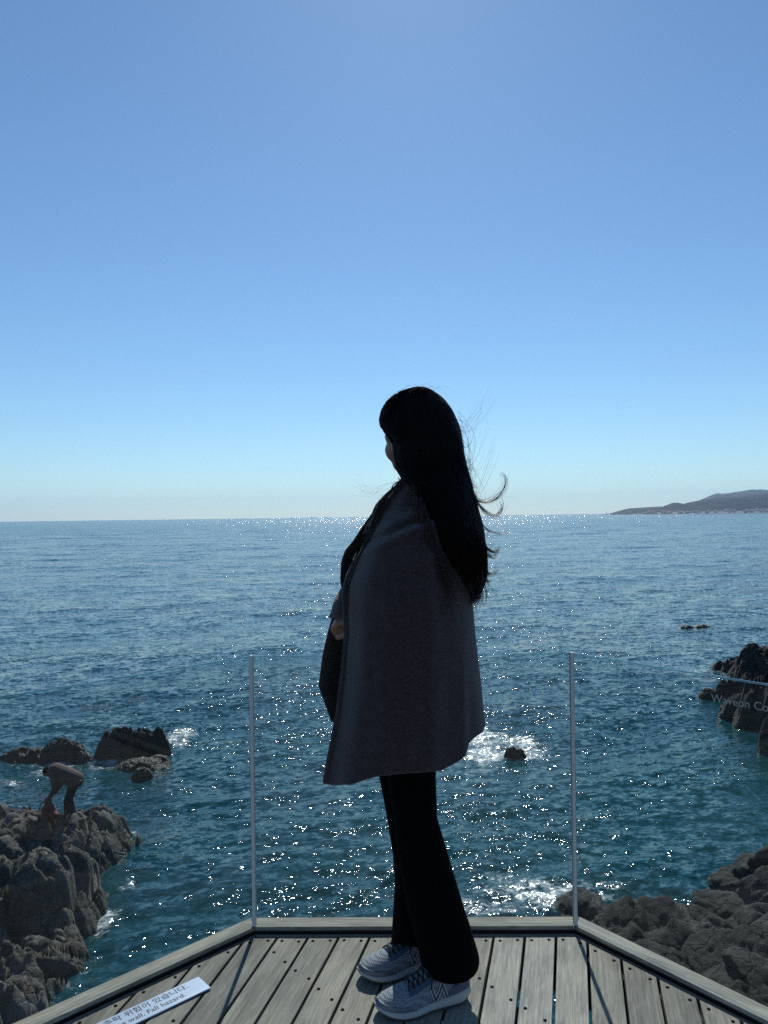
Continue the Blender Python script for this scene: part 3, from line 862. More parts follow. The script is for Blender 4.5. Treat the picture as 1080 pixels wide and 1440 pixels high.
def pane_hit(i, px, py):                     # (distance along pane i from its first corner, height)
    o, a, u, cen = PANES[i]
    w = Vector((-u.y, u.x))
    d = ray(px, py)
    t = w.dot(a)/(w.x*d.x+w.y*d.y)
    p = CAM+d*t
    return (Vector((p.x, p.y))-a).dot(u), p.z, a, u
def pane_text(i, body, s0, z0, length=None, size=None, zslope=0.0):
    o, a, u, cen = PANES[i]
    me = text_mesh('lettering', body, size or 0.05)
    xs = [v.co.x for v in me.vertices]
    if length:
        k = length/(max(xs)-min(xs))
        for v in me.vertices: v.co = v.co*k
        sz = 0.05*k
    else: sz = size
    w = Vector((-u.y, u.x))
    for v in me.vertices:
        x, z = v.co.x, v.co.y
        q = a+u*(s0+x)-w*0.0006
        q = q-cen
        v.co = Vector((q.dot(u), q.dot(w), z0+z))
    link('lettering', me, M_LETTER, o, False, False)
    return sz
s0, z0, *_ = pane_hit(0, 112, 1002); s1, z1, *_ = pane_hit(0, 206, 986)
tsz = pane_text(0, 'Waveon   offee', s0, (z0+z1)/2, length=s1-s0)
s0, z0, *_ = pane_hit(2, 1000, 986)
pane_text(2, 'Waveon Coffee', s0, z0-0.0, size=tsz)

# ------------------------------------------------------------------ warning plate on the planks
M_PLATE, n_, l_, b_ = mat('brushed_pale_plate', (0.44, 0.50, 0.60), 0.42, 0.25)
tc = n_.new('ShaderNodeTexCoord'); nn = noise(n_, l_, vmath(n_, l_, 'MULTIPLY', tc.outputs['Object'], (9, 220, 9)), 1, 4)
cr = ramp(n_, l_, nn.outputs['Fac'], [(0.3, (0.24, 0.30, 0.40)), (0.7, (0.33, 0.39, 0.50))]); l_.new(cr.outputs[0], b_.inputs['Base Color'])
M_INK, *_ = mat('printed_dark_lettering', (0.02, 0.025, 0.045), 0.7)
PZ = 0.006
c_tr, c_br = v2(ground(280, 1372.5, PZ)), v2(ground(296, 1389, PZ))
c_bl = v2(ground(190, 1440, PZ)); c_tl = v2(ground(133, 1440, PZ))
ud = ((c_tr-c_tl).normalized()+(c_br-c_bl).normalized()).normalized()
ht = abs(ud.x*(c_tr-c_br).y-ud.y*(c_tr-c_br).x)
end = (c_tr+c_br)/2
sign = empty('warning_sign', (end.x, end.y, 0.0)); sign.rotation_euler = (0, 0, math.atan2(ud.y, ud.x))
Lp = 0.46
link('plate', box_mesh('plate', -Lp, 0, -ht/2, ht/2, 0.0015, PZ, 0.0012), M_PLATE, sign, False, False)
for body, yb, hsz, xend in (('세요. 추락 위험이 있습니다.', 0.10*ht, 0.33*ht, -0.045), ('the wall. Fall hazard.', -0.30*ht, 0.31*ht, -0.066)):
    me = text_mesh('lettering', body, hsz*1.12, 'RIGHT')
    for v in me.vertices: v.co = Vector((v.co.x+xend, v.co.y+yb, PZ+0.0004))
    link('lettering', me, M_INK, sign, False, False)
tag(sign, 'pale blue metal warning plate with dark lettering lying on the deck planks', 'sign')

# ================================================================== THE PERSON
FEET = Vector((0.15, 2.06, 0))
person = empty('person', FEET)
tag(person, 'person with long black hair in grey fleece shawl and black flared trousers on the deck', 'person')
PY = 2.08
M_SKIN, *_ = mat('skin', (0.30, 0.17, 0.12), 0.55)
M_SKIN.node_tree.nodes['Principled BSDF'].inputs['Subsurface Weight'].default_value = 0.08
M_SKIN.node_tree.nodes['Principled BSDF'].inputs['Subsurface Radius'].default_value = (0.01, 0.004, 0.002)
def itp(y, tab, k=1):
    return float(np.interp(y, [t[0] for t in tab], [t[k] for t in tab]))

# ---- body: one continuous surface (head, neck, torso, arms with hands, legs)
bm = bmesh.new()
H0 = at(590, 606, PY)                         # middle of the skull
def hp(dx, dy, dz): return H0+Vector((dx, dy, dz))
ellipsoid(bm, H0, (0.092, 0.074, 0.098))
fdir = Vector((-0.42, 0.90, -0.10)).normalized()          # the face looks left, away from the lens
fside = Vector((0.90, 0.42, 0)).normalized()
def fp(f, s, z): return H0+fdir*f+fside*s+Vector((0, 0, z))
ellipsoid(bm, fp(0.030, 0, -0.052), (0.056, 0.056, 0.078))
ellipsoid(bm, at(566, 614, PY+0.01), (0.050, 0.055, 0.034))                 # brow and temple
ellipsoid(bm, at(565, 633, PY+0.015), (0.0475, 0.05, 0.040))                # cheek
ellipsoid(bm, at(573, 651, PY+0.02), (0.043, 0.045, 0.032))                 # jaw
ellipsoid(bm, at(574, 664, PY+0.03), (0.030, 0.035, 0.017))                 # chin
capsule(bm, fp(0.082, 0, -0.020), fp(0.098, 0, -0.055), 0.008, 0.012)      # nose
ellipsoid(bm, fp(0.084, 0, -0.080), (0.012, 0.020, 0.006)); ellipsoid(bm, fp(0.082, 0, -0.090), (0.012, 0.018, 0.006))
for s in (-1, 1):
    ellipsoid(bm, fp(0.066, s*0.030, -0.016), (0.016, 0.016, 0.010))        # eyelids
    ellipsoid(bm, fp(-0.005, s*0.072, -0.040), (0.018, 0.008, 0.030))       # ears
NK = at(592, 690, PY)
capsule(bm, hp(0.005, 0, -0.06), NK, 0.052, 0.056)
CH = at(580, 770, PY); PV = at(578, 1010, PY)
ellipsoid(bm, CH, (0.085, 0.135, 0.15)); ellipsoid(bm, (CH+PV)/2, (0.085, 0.12, 0.22)); ellipsoid(bm, PV, (0.085, 0.13, 0.11))
def limb(pts):
    for (a, ra), (b, rb) in zip(pts, pts[1:]): capsule(bm, a, b, ra, rb)
hand_p = at(476, 873, 2.02)
sh_n, sh_f = at(590, 745, PY-0.125), at(590, 745, PY+0.125)
limb([(sh_n, 0.045), (at(575, 872, PY-0.135), 0.036), (at(522, 882, PY-0.045), 0.024)])
limb([(sh_f, 0.045), (at(580, 870, PY+0.135), 0.036), (at(528, 858, PY+0.05), 0.024)])
def hand(wrist, direction, nrm_, s=1.0):
    d = Vector(direction).normalized(); nn_ = Vector(nrm_).normalized(); sdv = d.cross(nn_).normalized()
    ellipsoid(bm, wrist+d*0.045, (0.046, 0.020, 0.036), Matrix(((d.x, nn_.x, sdv.x, 0), (d.y, nn_.y, sdv.y, 0), (d.z, nn_.z, sdv.z, 0), (0, 0, 0, 1))))
    for i, (off, Lf) in enumerate(((-0.027, 0.062), (-0.009, 0.072), (0.009, 0.068), (0.027, 0.054))):
        k0 = wrist+d*0.082+sdv*off
        k1 = k0+(d*0.6-nn_*0.8).normalized()*Lf*0.48
        k2 = k1+(-d*0.35-nn_*0.9).normalized()*Lf*0.38
        k3 = k2+(-d*0.9-nn_*0.2).normalized()*Lf*0.3
        limb([(k0, 0.0092), (k1, 0.0082), (k2, 0.0075), (k3, 0.0065)])
    ellipsoid(bm, wrist+d*0.076-nn_*0.026, (0.030, 0.026, 0.030))
    t0 = wrist+d*0.03-sdv*0.028; t1 = t0+(d*0.6-sdv*0.6-nn_*0.4).normalized()*0.035; t2 = t1+(d*0.8-nn_*0.5).normalized()*0.03
    limb([(t0, 0.0115), (t1, 0.0098), (t2, 0.008)])
hand(at(520, 873, PY-0.045), (-0.95, 0.3, 0.1), (0, -0.6, 0.8))
hand(at(530, 857, PY+0.05), (-0.9, -0.3, -0.1), (0, 0.6, 0.8))
AN_N, AN_F = Vector((0.195, 2.045, 0.09)), Vector((0.125, 2.195, 0.09))
limb([(PV+Vector((0.0, -0.055, -0.05)), 0.055), (at(592, 1190, 2.035), 0.042), (AN_N, 0.030)])
limb([(PV+Vector((0.0, 0.055, -0.05)), 0.055), (at(580, 1190, 2.15), 0.042), (AN_F, 0.030)])
TOE = Vector((-0.95, -0.31, 0)).normalized()
for an in (AN_N, AN_F): limb([(an, 0.034), (an-Vector((0, 0, 0.035))+TOE*0.05, 0.030), (an-Vector((0, 0, 0.048))+TOE*0.13, 0.022)])
body = link('body', remeshed('body', bm, 0.0048, 5), M_SKIN, person)

# ---- shawl: a wrapped sheet, open at the front
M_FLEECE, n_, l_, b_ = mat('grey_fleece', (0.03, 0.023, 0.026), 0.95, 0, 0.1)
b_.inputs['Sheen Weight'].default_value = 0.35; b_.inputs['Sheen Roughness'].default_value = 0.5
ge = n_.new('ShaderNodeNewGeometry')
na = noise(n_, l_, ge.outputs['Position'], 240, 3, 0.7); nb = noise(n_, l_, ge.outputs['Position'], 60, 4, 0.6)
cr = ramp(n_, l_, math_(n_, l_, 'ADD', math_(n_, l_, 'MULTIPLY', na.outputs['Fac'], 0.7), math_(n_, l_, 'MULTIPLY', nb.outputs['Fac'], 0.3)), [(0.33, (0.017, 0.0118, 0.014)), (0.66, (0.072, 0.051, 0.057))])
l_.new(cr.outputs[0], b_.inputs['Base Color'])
bp = N(n_, 'ShaderNodeBump'); bp.inputs['Strength'].default_value = 0.8; bp.inputs['Distance'].default_value = 0.004
l_.new(na.outputs['Fac'], bp.inputs['Height']); l_.new(bp.outputs[0], b_.inputs['Normal'])
XF = [(676, 572), (690, 560), (705, 548), (725, 536), (745, 524), (765, 513), (780, 505), (792, 500), (806, 495), (822, 488.5), (836, 486), (855, 486), (890, 487), (940, 482), (1000, 475), (1060, 463), (1102, 455.5), (1140, 450)]
XB = [(676, 612), (690, 628), (705, 643), (725, 654), (745, 661), (770, 662), (840, 662.5), (900, 668), (960, 675), (1020, 681), (1060, 684), (1140, 690)]
XFF = [(676, 574), (690, 560), (705, 540), (725, 522), (745, 508), (762, 497), (775, 486), (790, 481), (815, 479.5), (830, 482), (845, 476), (875, 466), (890, 462), (920, 455), (965, 449), (1012, 466), (1060, 480), (1140, 490)]
RY = [(676, 0.062), (690, 0.085), (705, 0.125), (725, 0.165), (745, 0.19), (780, 0.208), (850, 0.215), (950, 0.20), (1100, 0.185)]
HEM = [(440, 1102), (456, 1102.5), (478, 1104.5), (500, 1103), (533, 1092.5), (570, 1088), (612, 1084), (640, 1070), (650, 1062), (654, 1046), (664, 1038), (678, 1030), (684, 1018)]
rings = []
ns, nt = 150, 90
for j in range(nt):
    t = j/(nt-1)
    row = []
    for i in range(ns):
        s = i/(ns-1)
        if s < 0.56: phi = math.pi*(1-s/0.56)                        # near side: front edge round to the back
        else: phi = -math.pi*(s-0.56)/0.44
        nearside = phi >= 0
        # the hem differs along the sheet: find it by the x the column has there
        xe = 570+112*math.cos(phi) if nearside else 0
        ye = itp(xe, HEM) if nearside else (1024+(1015-1024)*abs(phi)/math.pi)
        y = 676+(ye-676)*t
        xl = itp(y, XF if nearside else XFF); xr = itp(y, XB)
        xc, rx = (xl+xr)/2, (xr-xl)/2
        ry = itp(y, RY)
        cs, sn = math.cos(phi), math.sin(abs(phi))
        x = xc+rx*math.copysign(abs(cs)**0.9, cs)
        dep = ry*sn**0.85
        # soft hanging folds, stronger towards the hem, and a fold line near the back
        fold = (0.007*math.sin(phi*7+1.3+0.004*y)+0.005*math.sin(phi*12.5+0.4-0.003*y))*t*sn
        fold += 0.010*math.exp(-((x-652)/5.0)**2)*max(0, t-0.35)
        crease = -0.012*math.exp(-((y-(838+0.5*(x-486)))/16)**2)*max(0, 1-(x-486)/90) if nearside else 0
        if nearside and x < 612:
            fold += 0.013*math.exp(-((y-(779-0.42*(x-508)))/6.5)**2)*sn**0.3+0.010*math.exp(-((y-(750-0.45*(x-525)))/6)**2)*sn**0.3-0.008*math.exp(-((y-(768-0.42*(x-508)))/5)**2)
            fold += 0.006*math.exp(-((y-(905-0.9*(x-500)))/15)**2)*max(0, 1-abs(x-540)/60)
        front = 0.075*max(0, -cs)**3                                  # the front edges come towards the middle
        Y = PY-(dep+fold+crease)*(1 if nearside else -1)
        if nearside: Y = PY-max(dep, front*1.2)-fold-crease
        else: Y = PY+max(dep, 0.01)+fold
        row.append(at(x, y, Y))
    rings.append(row)
me = loft('shawl', rings, False, False)
v = np.empty(len(me.vertices)*3); me.vertices.foreach_get('co', v); v = v.reshape(-1, 3)
v[:, 1] += 0.0035*fbm(v*np.array([9, 9, 5]), 3, 401)
me.vertices.foreach_set('co', v.ravel())
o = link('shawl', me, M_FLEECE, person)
md = o.modifiers.new('thickness', 'SOLIDIFY'); md.thickness = 0.006; md.offset = 0
md = o.modifiers.new('round', 'SUBSURF'); md.levels = 1; md.render_levels = 1
pth = [at(itp(y, XF)-0.6, y, PY-0.074+0.012*math.sin(y*0.05)) for y in np.linspace(779, 1100, 70)]
o = link('shawl_edge', tubes('shawl_edge', [[tuple(p) for p in pth]], [np.interp(np.linspace(0, 1, 70), [0, 0.1, 0.22, 0.4, 1], [0.009, 0.012, 0.008, 0.0045, 0.0035])], 10), M_FLEECE, person)
# the folded-over piece that the hands hold at the front, and the collar roll
def blob_loft(name, rows, m, parent, seg=28, nz=0.003, seed=1):
    rings = []
    for (y, xl, xr, Yc, ry) in rows:
        rings.append([at((xl+xr)/2+(xr-xl)/2*math.cos(a), y, Yc-ry*math.sin(a)) for a in [2*math.pi*i/seg for i in range(seg)]])
    me = loft(name, rings)
    v = np.empty(len(me.vertices)*3); me.vertices.foreach_get('co', v); v = v.reshape(-1, 3)
    nn_ = fbm(v*40, 3, seed); v[:, 0] += nz*nn_; v[:, 1] += nz*fbm(v*40, 3, seed+3)
    me.vertices.foreach_set('co', v.ravel())
    o = link(name, me, m, parent)
    md = o.modifiers.new('round', 'SUBSURF'); md.levels = 1; md.render_levels = 1
    return o
blob_loft('shawl_fold', [(826, 480, 486, 2.07, 0.010), (832, 477, 490, 2.07, 0.025), (842, 470, 495, 2.06, 0.045), (852, 466.5, 500, 2.06, 0.055), (860, 465, 505, 2.06, 0.06), (867, 462, 505, 2.06, 0.055), (870, 463, 500, 2.07, 0.04)], M_FLEECE, person, seed=411)
blob_loft('shawl_collar', [(668, 566, 600, 2.06, 0.05), (676, 560, 612, 2.06, 0.075), (690, 551, 622, 2.06, 0.095), (704, 543, 636, 2.06, 0.115), (718, 538, 646, 2.06, 0.13), (732, 536, 650, 2.07, 0.12)], M_FLEECE, person, nz=0.005, seed=421)

# ---- inner dark top seen in the opening
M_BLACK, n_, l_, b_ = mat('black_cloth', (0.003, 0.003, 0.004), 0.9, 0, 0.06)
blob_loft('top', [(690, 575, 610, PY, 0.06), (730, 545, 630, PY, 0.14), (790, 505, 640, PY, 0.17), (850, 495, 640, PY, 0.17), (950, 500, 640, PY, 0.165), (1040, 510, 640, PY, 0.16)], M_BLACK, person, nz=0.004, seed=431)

# ---- trousers: seat and two flared legs in one cloth surface
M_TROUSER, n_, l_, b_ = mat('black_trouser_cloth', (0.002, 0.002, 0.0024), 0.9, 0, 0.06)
NEAR = [(1000, 530, 622, 2.05, 0.09), (1060, 540, 614, 2.04, 0.085), (1092, 546, 612, 2.035, 0.08), (1150, 554, 614, 2.03, 0.075), (1200, 560, 629, 2.03, 0.07), (1240, 566, 641, 2.035, 0.07), (1270, 572, 650, 2.04, 0.072), (1310, 582, 663, 2.045, 0.078), (1340, 590, 672, 2.045, 0.085), (1400, 600, 690, 2.05, 0.09)]
FAR = [(1000, 524, 610, 2.12, 0.09), (1060, 530, 604, 2.13, 0.085), (1092, 534, 600, 2.135, 0.08), (1150, 545, 602, 2.14, 0.075), (1200, 553, 606, 2.15, 0.07), (1240, 556, 610, 2.16, 0.07), (1290, 553, 618, 2.165, 0.072), (1325, 551, 626, 2.17, 0.078), (1400, 548, 640, 2.17, 0.08)]
V, Fc = [], []
def leg(tab, hem, seg=48, n=60):
    off = len(V)
    for j in range(n):
        t = j/(n-1)
        for i in range(seg):
            a = 2*math.pi*i/seg
            ye = hem(a)
            y = 1000+(ye-1000)*t
            xl, xr, Yc, ry = (itp(y, tab, k) for k in (1, 2, 3, 4))
            w = 0.004*math.sin(3*a+y*0.03)*t
            V.append(at((xl+xr)/2+(xr-xl)/2*math.cos(a), y, Yc-(ry+w)*math.sin(a)))
    Fc.extend([tuple(x+off for x in q) for q in gridquads(n, seg, True).tolist()])
def hem_n(a):
    c, s = math.cos(a), math.sin(a)
    return 1338+45*max(0, s)**0.9+(6 if c < 0 else -2)*abs(c)-10*max(0, -s)
def hem_f(a): return 1326+6*max(0, math.sin(a))+4*math.cos(a)
leg(NEAR, hem_n); leg(FAR, hem_f)
off = len(V)                                  # the seat joins the legs
SEAT = [(900, 520, 630, 2.08, 0.15), (960, 518, 634, 2.08, 0.165), (1010, 526, 626, 2.085, 0.16), (1045, 536, 614, 2.085, 0.13)]
for row in SEAT:
    for i in range(48):
        a = 2*math.pi*i/48; V.append(at((row[1]+row[2])/2+(row[2]-row[1])/2*math.cos(a), row[0], row[3]-row[4]*math.sin(a)))
Fc.extend([tuple(x+off for x in q) for q in gridquads(4, 48, True).tolist()])
me = pymesh('trousers', V, Fc)
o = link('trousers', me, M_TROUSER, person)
md = o.modifiers.new('thickness', 'SOLIDIFY'); md.thickness = 0.003; md.offset = 0

# ---- shoes: built once in their own frame (heel at x = 0, toe at x = L), used twice
SL = 0.262
M_MESH, n_, l_, b_ = mat('shoe_mesh_cloth', (0.30, 0.36, 0.47), 0.7)
tc = n_.new('ShaderNodeTexCoord')
vo = N(n_, 'ShaderNodeTexVoronoi', feature='F1'); vo.inputs['Scale'].default_value = 210; vo.inputs['Randomness'].default_value = 0.15
l_.new(tc.outputs['Object'], vo.inputs['Vector'])
cr = ramp(n_, l_, vo.outputs['Distance'], [(0.15, (0.03, 0.036, 0.05)), (0.5, (0.26, 0.275, 0.31))]); l_.new(cr.outputs[0], b_.inputs['Base Color'])
bp = N(n_, 'ShaderNodeBump'); bp.inputs['Distance'].default_value = 0.002; l_.new(vo.outputs['Distance'], bp.inputs['Height']); l_.new(bp.outputs[0], b_.inputs['Normal'])
M_OVER, *_ = mat('shoe_silver_overlay', (0.15, 0.16, 0.18), 0.45, 0.25)
M_BLUE, *_ = mat('shoe_blue_grey_trim', (0.055, 0.075, 0.125), 0.5)
M_MID, n_, l_, b_ = mat('shoe_midsole_foam', (0.46, 0.45, 0.43), 0.75)
M_OUT, *_ = mat('shoe_dark_rubber', (0.045, 0.055, 0.065), 0.7)
M_LACE, *_ = mat('black_lace', (0.008, 0.008, 0.01), 0.8)
M_LOGO, *_ = mat('pale_logo', (0.5, 0.49, 0.47), 0.5)
M_LOGOD, *_ = mat('logo_outline', (0.04, 0.045, 0.06), 0.5)
WID = [(0, 0.018), (0.012, 0.027), (0.04, 0.034), (0.09, 0.035), (0.13, 0.038), (0.17, 0.045), (0.205, 0.044), (0.235, 0.035), (0.252, 0.022), (0.262, 0.008)]
SOLT = [(0, 0.036), (0.05, 0.033), (0.11, 0.026), (0.17, 0.021), (0.21, 0.021), (0.24, 0.025), (0.262, 0.030)]
SOLB = [(0, 0.010), (0.012, 0.003), (0.03, 0.0), (0.09, 0.002), (0.12, 0.003), (0.15, 0.0), (0.195, 0.0), (0.225, 0.004), (0.262, 0.018)]
UPT = [(0, 0.070), (0.004, 0.092), (0.02, 0.088), (0.06, 0.078), (0.085, 0.085), (0.10, 0.098), (0.115, 0.094), (0.14, 0.082), (0.17, 0.070), (0.20, 0.061), (0.23, 0.052), (0.25, 0.043), (0.262, 0.033)]
def cyy(x): return 0.006*math.sin(x/SL*math.pi)          # slight banana
def up_y(x, z, side):                                     # outer surface of the upper
    w, b, t = itp(x, WID), itp(x, SOLT), itp(x, UPT)
    r_ = min(0.999, max(0, (z-b)/(t-b)))
    return cyy(x)+side*w*(1-r_**2.3)**(1/2.0)
def shoe(loc, direction, name='shoe'):
    root = empty('shoe', (0, 0, 0), person)
    # placed in person space: toe along direction
    d = Vector(direction).normalized()
    ang_ = math.atan2(d.y, d.x)
    root.location = Vector(loc)-FEET; root.rotation_euler = (0, 0, ang_)
    xs = [SL*(1-math.cos(math.pi*i/40))/2 for i in range(41)]
    rings = []
    for x in xs:                                          # midsole
        w, t, b = itp(x, WID)+0.004, itp(x, SOLT)+0.002, itp(x, SOLB)+0.006
        bul = 0.003
        pr = [(-w*0.94, b), (-w-bul, b+0.3*(t-b)), (-w-bul*0.6, b+0.7*(t-b)), (-w*0.97, t), (0, t+0.002), (w*0.97, t), (w+bul*0.6, b+0.7*(t-b)), (w+bul, b+0.3*(t-b)), (w*0.94, b)]
        rings.append([(x, cyy(x)+p, z) for p, z in pr])
    sole = link('midsole', loft('midsole', rings), M_MID, root, True, False)
    def tread(x0, x1):                                    # outsole pads, heel and forefoot apart
        rr_ = []
        for i in range(17):
            x = x0+(x1-x0)*i/16
            w, b = itp(x, WID)+0.002, itp(x, SOLB)
            if i in (0, 16): w *= 0.8
            rr_.append([(x, cyy(x)-w, b+0.0072), (x, cyy(x)-w*0.96, b), (x, cyy(x)+w*0.96, b), (x, cyy(x)+w, b+0.0072)])
        link('outsole', loft('outsole', rr_), M_OUT, sole, False, False)
    tread(0.004, 0.095); tread(0.135, 0.255)
    # groove line of the midsole
    pth = []
    for i in range(31):
        x = 0.004+(SL-0.008)*i/30
        pth.append((x, cyy(x)-itp(x, WID)-0.0066, itp(x, SOLB)+0.006+0.45*(itp(x, SOLT)-itp(x, SOLB)-0.006)))
    link('sole_line', tubes('sole_line', [pth], [0.0011]), M_OVER, sole, True, False)
    rings = []
    for x in xs:                                          # upper
        w, b, t = itp(x, WID), itp(x, SOLT)-0.002, itp(x, UPT)
        row = []
        for i in range(25):
            a = math.pi*i/24
            cz = math.sin(a)
            zz = b+(t-b)*cz**0.9
            row.append((x, cyy(x)-w*math.copysign(abs(math.cos(a))**0.85, math.cos(a)), zz))
        rings.append(row)
    upm = loft('upper', rings, True, True)
    upper = link('upper', upm, M_MESH, root, True, False)
    # overlays: patches lying on the upper (toe guard, eyestay, saddle, heel counter)
    def patch(name, outline, m, lift, sides=(-1, 1), parent=upper):
        for sd_ in sides:
            nx, nz = 30, 8
            V_, F_ = [], []
            for i in range(nx):
                u = i/(nx-1)
                x, zl, zh = outline(u)
                for j in range(nz):
                    z = zl+(zh-zl)*j/(nz-1)
                    y = up_y(x, z, sd_)
                    V_.append((x, y+sd_*lift, z+lift*0.3))
            F_ = [tuple(q) for q in gridquads(nx, nz).tolist()]
            o = link(name, pymesh(name, V_, F_), m, parent, True, False)
            sm = o.modifiers.new('thickness', 'SOLIDIFY'); sm.thickness = 0.0012; sm.offset = 0
    sb_ = lambda x: itp(x, SOLT)
    tp_ = lambda x: itp(x, UPT)
    patch('toe_guard', lambda u: (0.165+u*0.094, sb_(0.165+u*0.094)-0.001, sb_(0.165+u*0.094)+min(0.014, 0.002+0.05*u)), M_OVER, 0.0015)
    patch('heel_counter', lambda u: (0.003+u*0.075, sb_(0.003+u*0.075)-0.001, sb_(0.003+u*0.075)+0.030*(1-0.6*u*u)), M_BLUE, 0.0015)
    patch('eyestay', lambda u: (0.095+u*0.085, sb_(0.095+u*0.085)+(tp_(0.095+u*0.085)-sb_(0.095+u*0.085))*0.70, sb_(0.095+u*0.085)+(tp_(0.095+u*0.085)-sb_(0.095+u*0.085))*0.90), M_BLUE, 0.0014)
    patch('saddle', lambda u: (0.060+u*0.022, sb_(0.07)-0.001, sb_(0.07)+0.040), M_OVER, 0.0012)
    patch('collar', lambda u: (0.004+u*0.088, tp_(0.004+u*0.088)-0.013, tp_(0.004+u*0.088)-0.002), M_OUT, 0.0022)
    # the letter mark on the flank
    def nmark(m, lift, wd):
        strokes = [((0.078, 0.036), (0.088, 0.066)), ((0.088, 0.066), (0.110, 0.034)), ((0.110, 0.034), (0.119, 0.062))]
        for sd_ in (-1, 1):
            V_, F_ = [], []
            for (x0, z0_), (x1, z1_) in strokes:
                L = math.hypot(x1-x0, z1_-z0_); nxv = (-(z1_-z0_)/L, (x1-x0)/L)
                o0 = len(V_)
                for i in range(9):
                    t = -0.06+1.12*i/8
                    for q in (-wd, wd):
                        x, z = x0+(x1-x0)*t+nxv[0]*q, z0_+(z1_-z0_)*t+nxv[1]*q
                        V_.append((x, up_y(x, z, sd_)+sd_*lift, z))
                F_ += [tuple(o0+q for q in (2*i, 2*i+1, 2*i+3, 2*i+2)) for i in range(8)]
            o = link('letter_mark', pymesh('letter_mark', V_, F_), m, upper, False, False)
            sm = o.modifiers.new('thickness', 'SOLIDIFY'); sm.thickness = 0.0008; sm.offset = 0
    nmark(M_LOGO, 0.0030, 0.0052); nmark(M_LOGOD, 0.0040, 0.0024)
    # tongue and laces
    tg = []
    for i in range(12):
        x = 0.086+0.02*i/11*1.0+i*0.006
        tg.append([(x-0.016*(1-i/11)*0, cyy(x)-0.019, tp_(x)-0.002), (x, cyy(x)-0.012, tp_(x)+0.006), (x, cyy(x)+0.012, tp_(x)+0.006), (x, cyy(x)+0.019, tp_(x)-0.002)])
    tg[0] = [(p[0]-0.012, p[1], p[2]+0.014) for p in tg[0]]
    link('tongue', loft('tongue', tg), M_OVER, root, True, False)
    paths = []
    for i in range(6):
        x = 0.104+i*0.0135
        for sgn in (-1, 1):
            P = []
            for k in range(9):
                u = -1+2*k/8
                xx = x+sgn*u*0.007
                P.append((xx, cyy(xx)+u*0.024, tp_(xx)+0.009*(1-u*u)-0.004*u*u))
            paths.append(P)
    kx = 0.100
    for sgn in (-1, 1):                                   # bow loops and hanging ends
        paths.append([(kx, 0.004+sgn*0.022*math.sin(math.pi*k/12)*1.2, tp_(kx)+0.010+0.006*math.sin(2*math.pi*k/12)-0.022*(k/12)*(1-k/12)*2+0.0*k) if False else (kx+0.012*math.sin(2*math.pi*k/12), 0.004+sgn*0.030*math.sin(math.pi*k/12), tp_(kx)+0.014-0.020*math.sin(math.pi*k/12)+0.010*math.sin(2*math.pi*k/12)) for k in range(13)])
        paths.append([(kx+0.004*k, 0.004+sgn*(0.006+0.0065*k), tp_(kx)+0.012-0.0012*k*k) for k in range(7)])
    link('laces', tubes('laces', paths, [0.0021]*len(paths), 6), M_LACE, root, True, False)
    return root
def shoe_at(heel_px, toe_px):
    h, t = ground(*heel_px, 0), ground(*toe_px, 0)
    return h, (t-h)
h_, d_ = shoe_at((657, 1398), (546, 1424))
shoe(h_, d_)
h_, d_ = shoe_at((622, 1348), (514, 1376))
shoe(h_, d_)

# ---- hair: a dark volume with strands laid over it, wisps blown towards the right
M_HAIR, n_, l_, b_ = mat('black_hair', (0.005, 0.0042, 0.004), 0.5, 0, 0.12)
M_WISP, n_, l_, b_ = mat('backlit_hair_brown', (0.022, 0.012, 0.009), 0.4, 0, 0.5)  # brown stands in for sun glowing through loose black hair
HAIR = [(543.5, 586, 596, 2.07, 0.016), (546, 574, 603, 2.07, 0.034), (550, 563, 611, 2.07, 0.050), (556, 553, 619, 2.07, 0.062), (564, 544, 627, 2.07, 0.072), (575, 537, 635, 2.07, 0.080), (590, 533, 642, 2.065, 0.086),
        (600, 535, 646, 2.06, 0.088), (607, 540, 647.5, 2.055, 0.088), (612, 551, 648.5, 2.05, 0.086), (640, 554, 652.5, 2.045, 0.086), (660, 558, 657, 2.04, 0.09), (675, 566, 662, 2.03, 0.10), (704, 582, 669, 2.02, 0.12),
        (740, 595, 679, 2.01, 0.14), (772, 607, 683, 2.00, 0.13), (795, 624, 683, 2.00, 0.115), (815, 645, 680.5, 2.01, 0.08), (830, 656, 674, 2.02, 0.04), (838, 662, 668, 2.03, 0.015)]
def hair_pt(y, a, k=1.0):
    xl, xr, Yc, ry = (itp(y, HAIR, q) for q in (1, 2, 3, 4))
    return at((xl+xr)/2+(xr-xl)/2*k*math.cos(a), y, Yc-ry*k*math.sin(a))
ys = np.concatenate([[t[0] for t in HAIR], np.linspace(544, 838, 60)]); ys = np.unique(np.round(ys, 2))
rings = [[hair_pt(y, 2*math.pi*i/64, (1-0.30*float(sstep(745, 835, y)))*0.975+0.012*math.sin(i*2.1+0.01*y)+0.01*math.sin(i*5.3)) for i in range(64)] for y in ys]
M_HAIRB, *_ = mat('black_hair_under', (0.003, 0.0027, 0.0027), 0.9, 0, 0.0)
hair = link('hair', loft('hair', rings), M_HAIRB, person)
hr = np.random.default_rng(17)
paths, rads = [], []
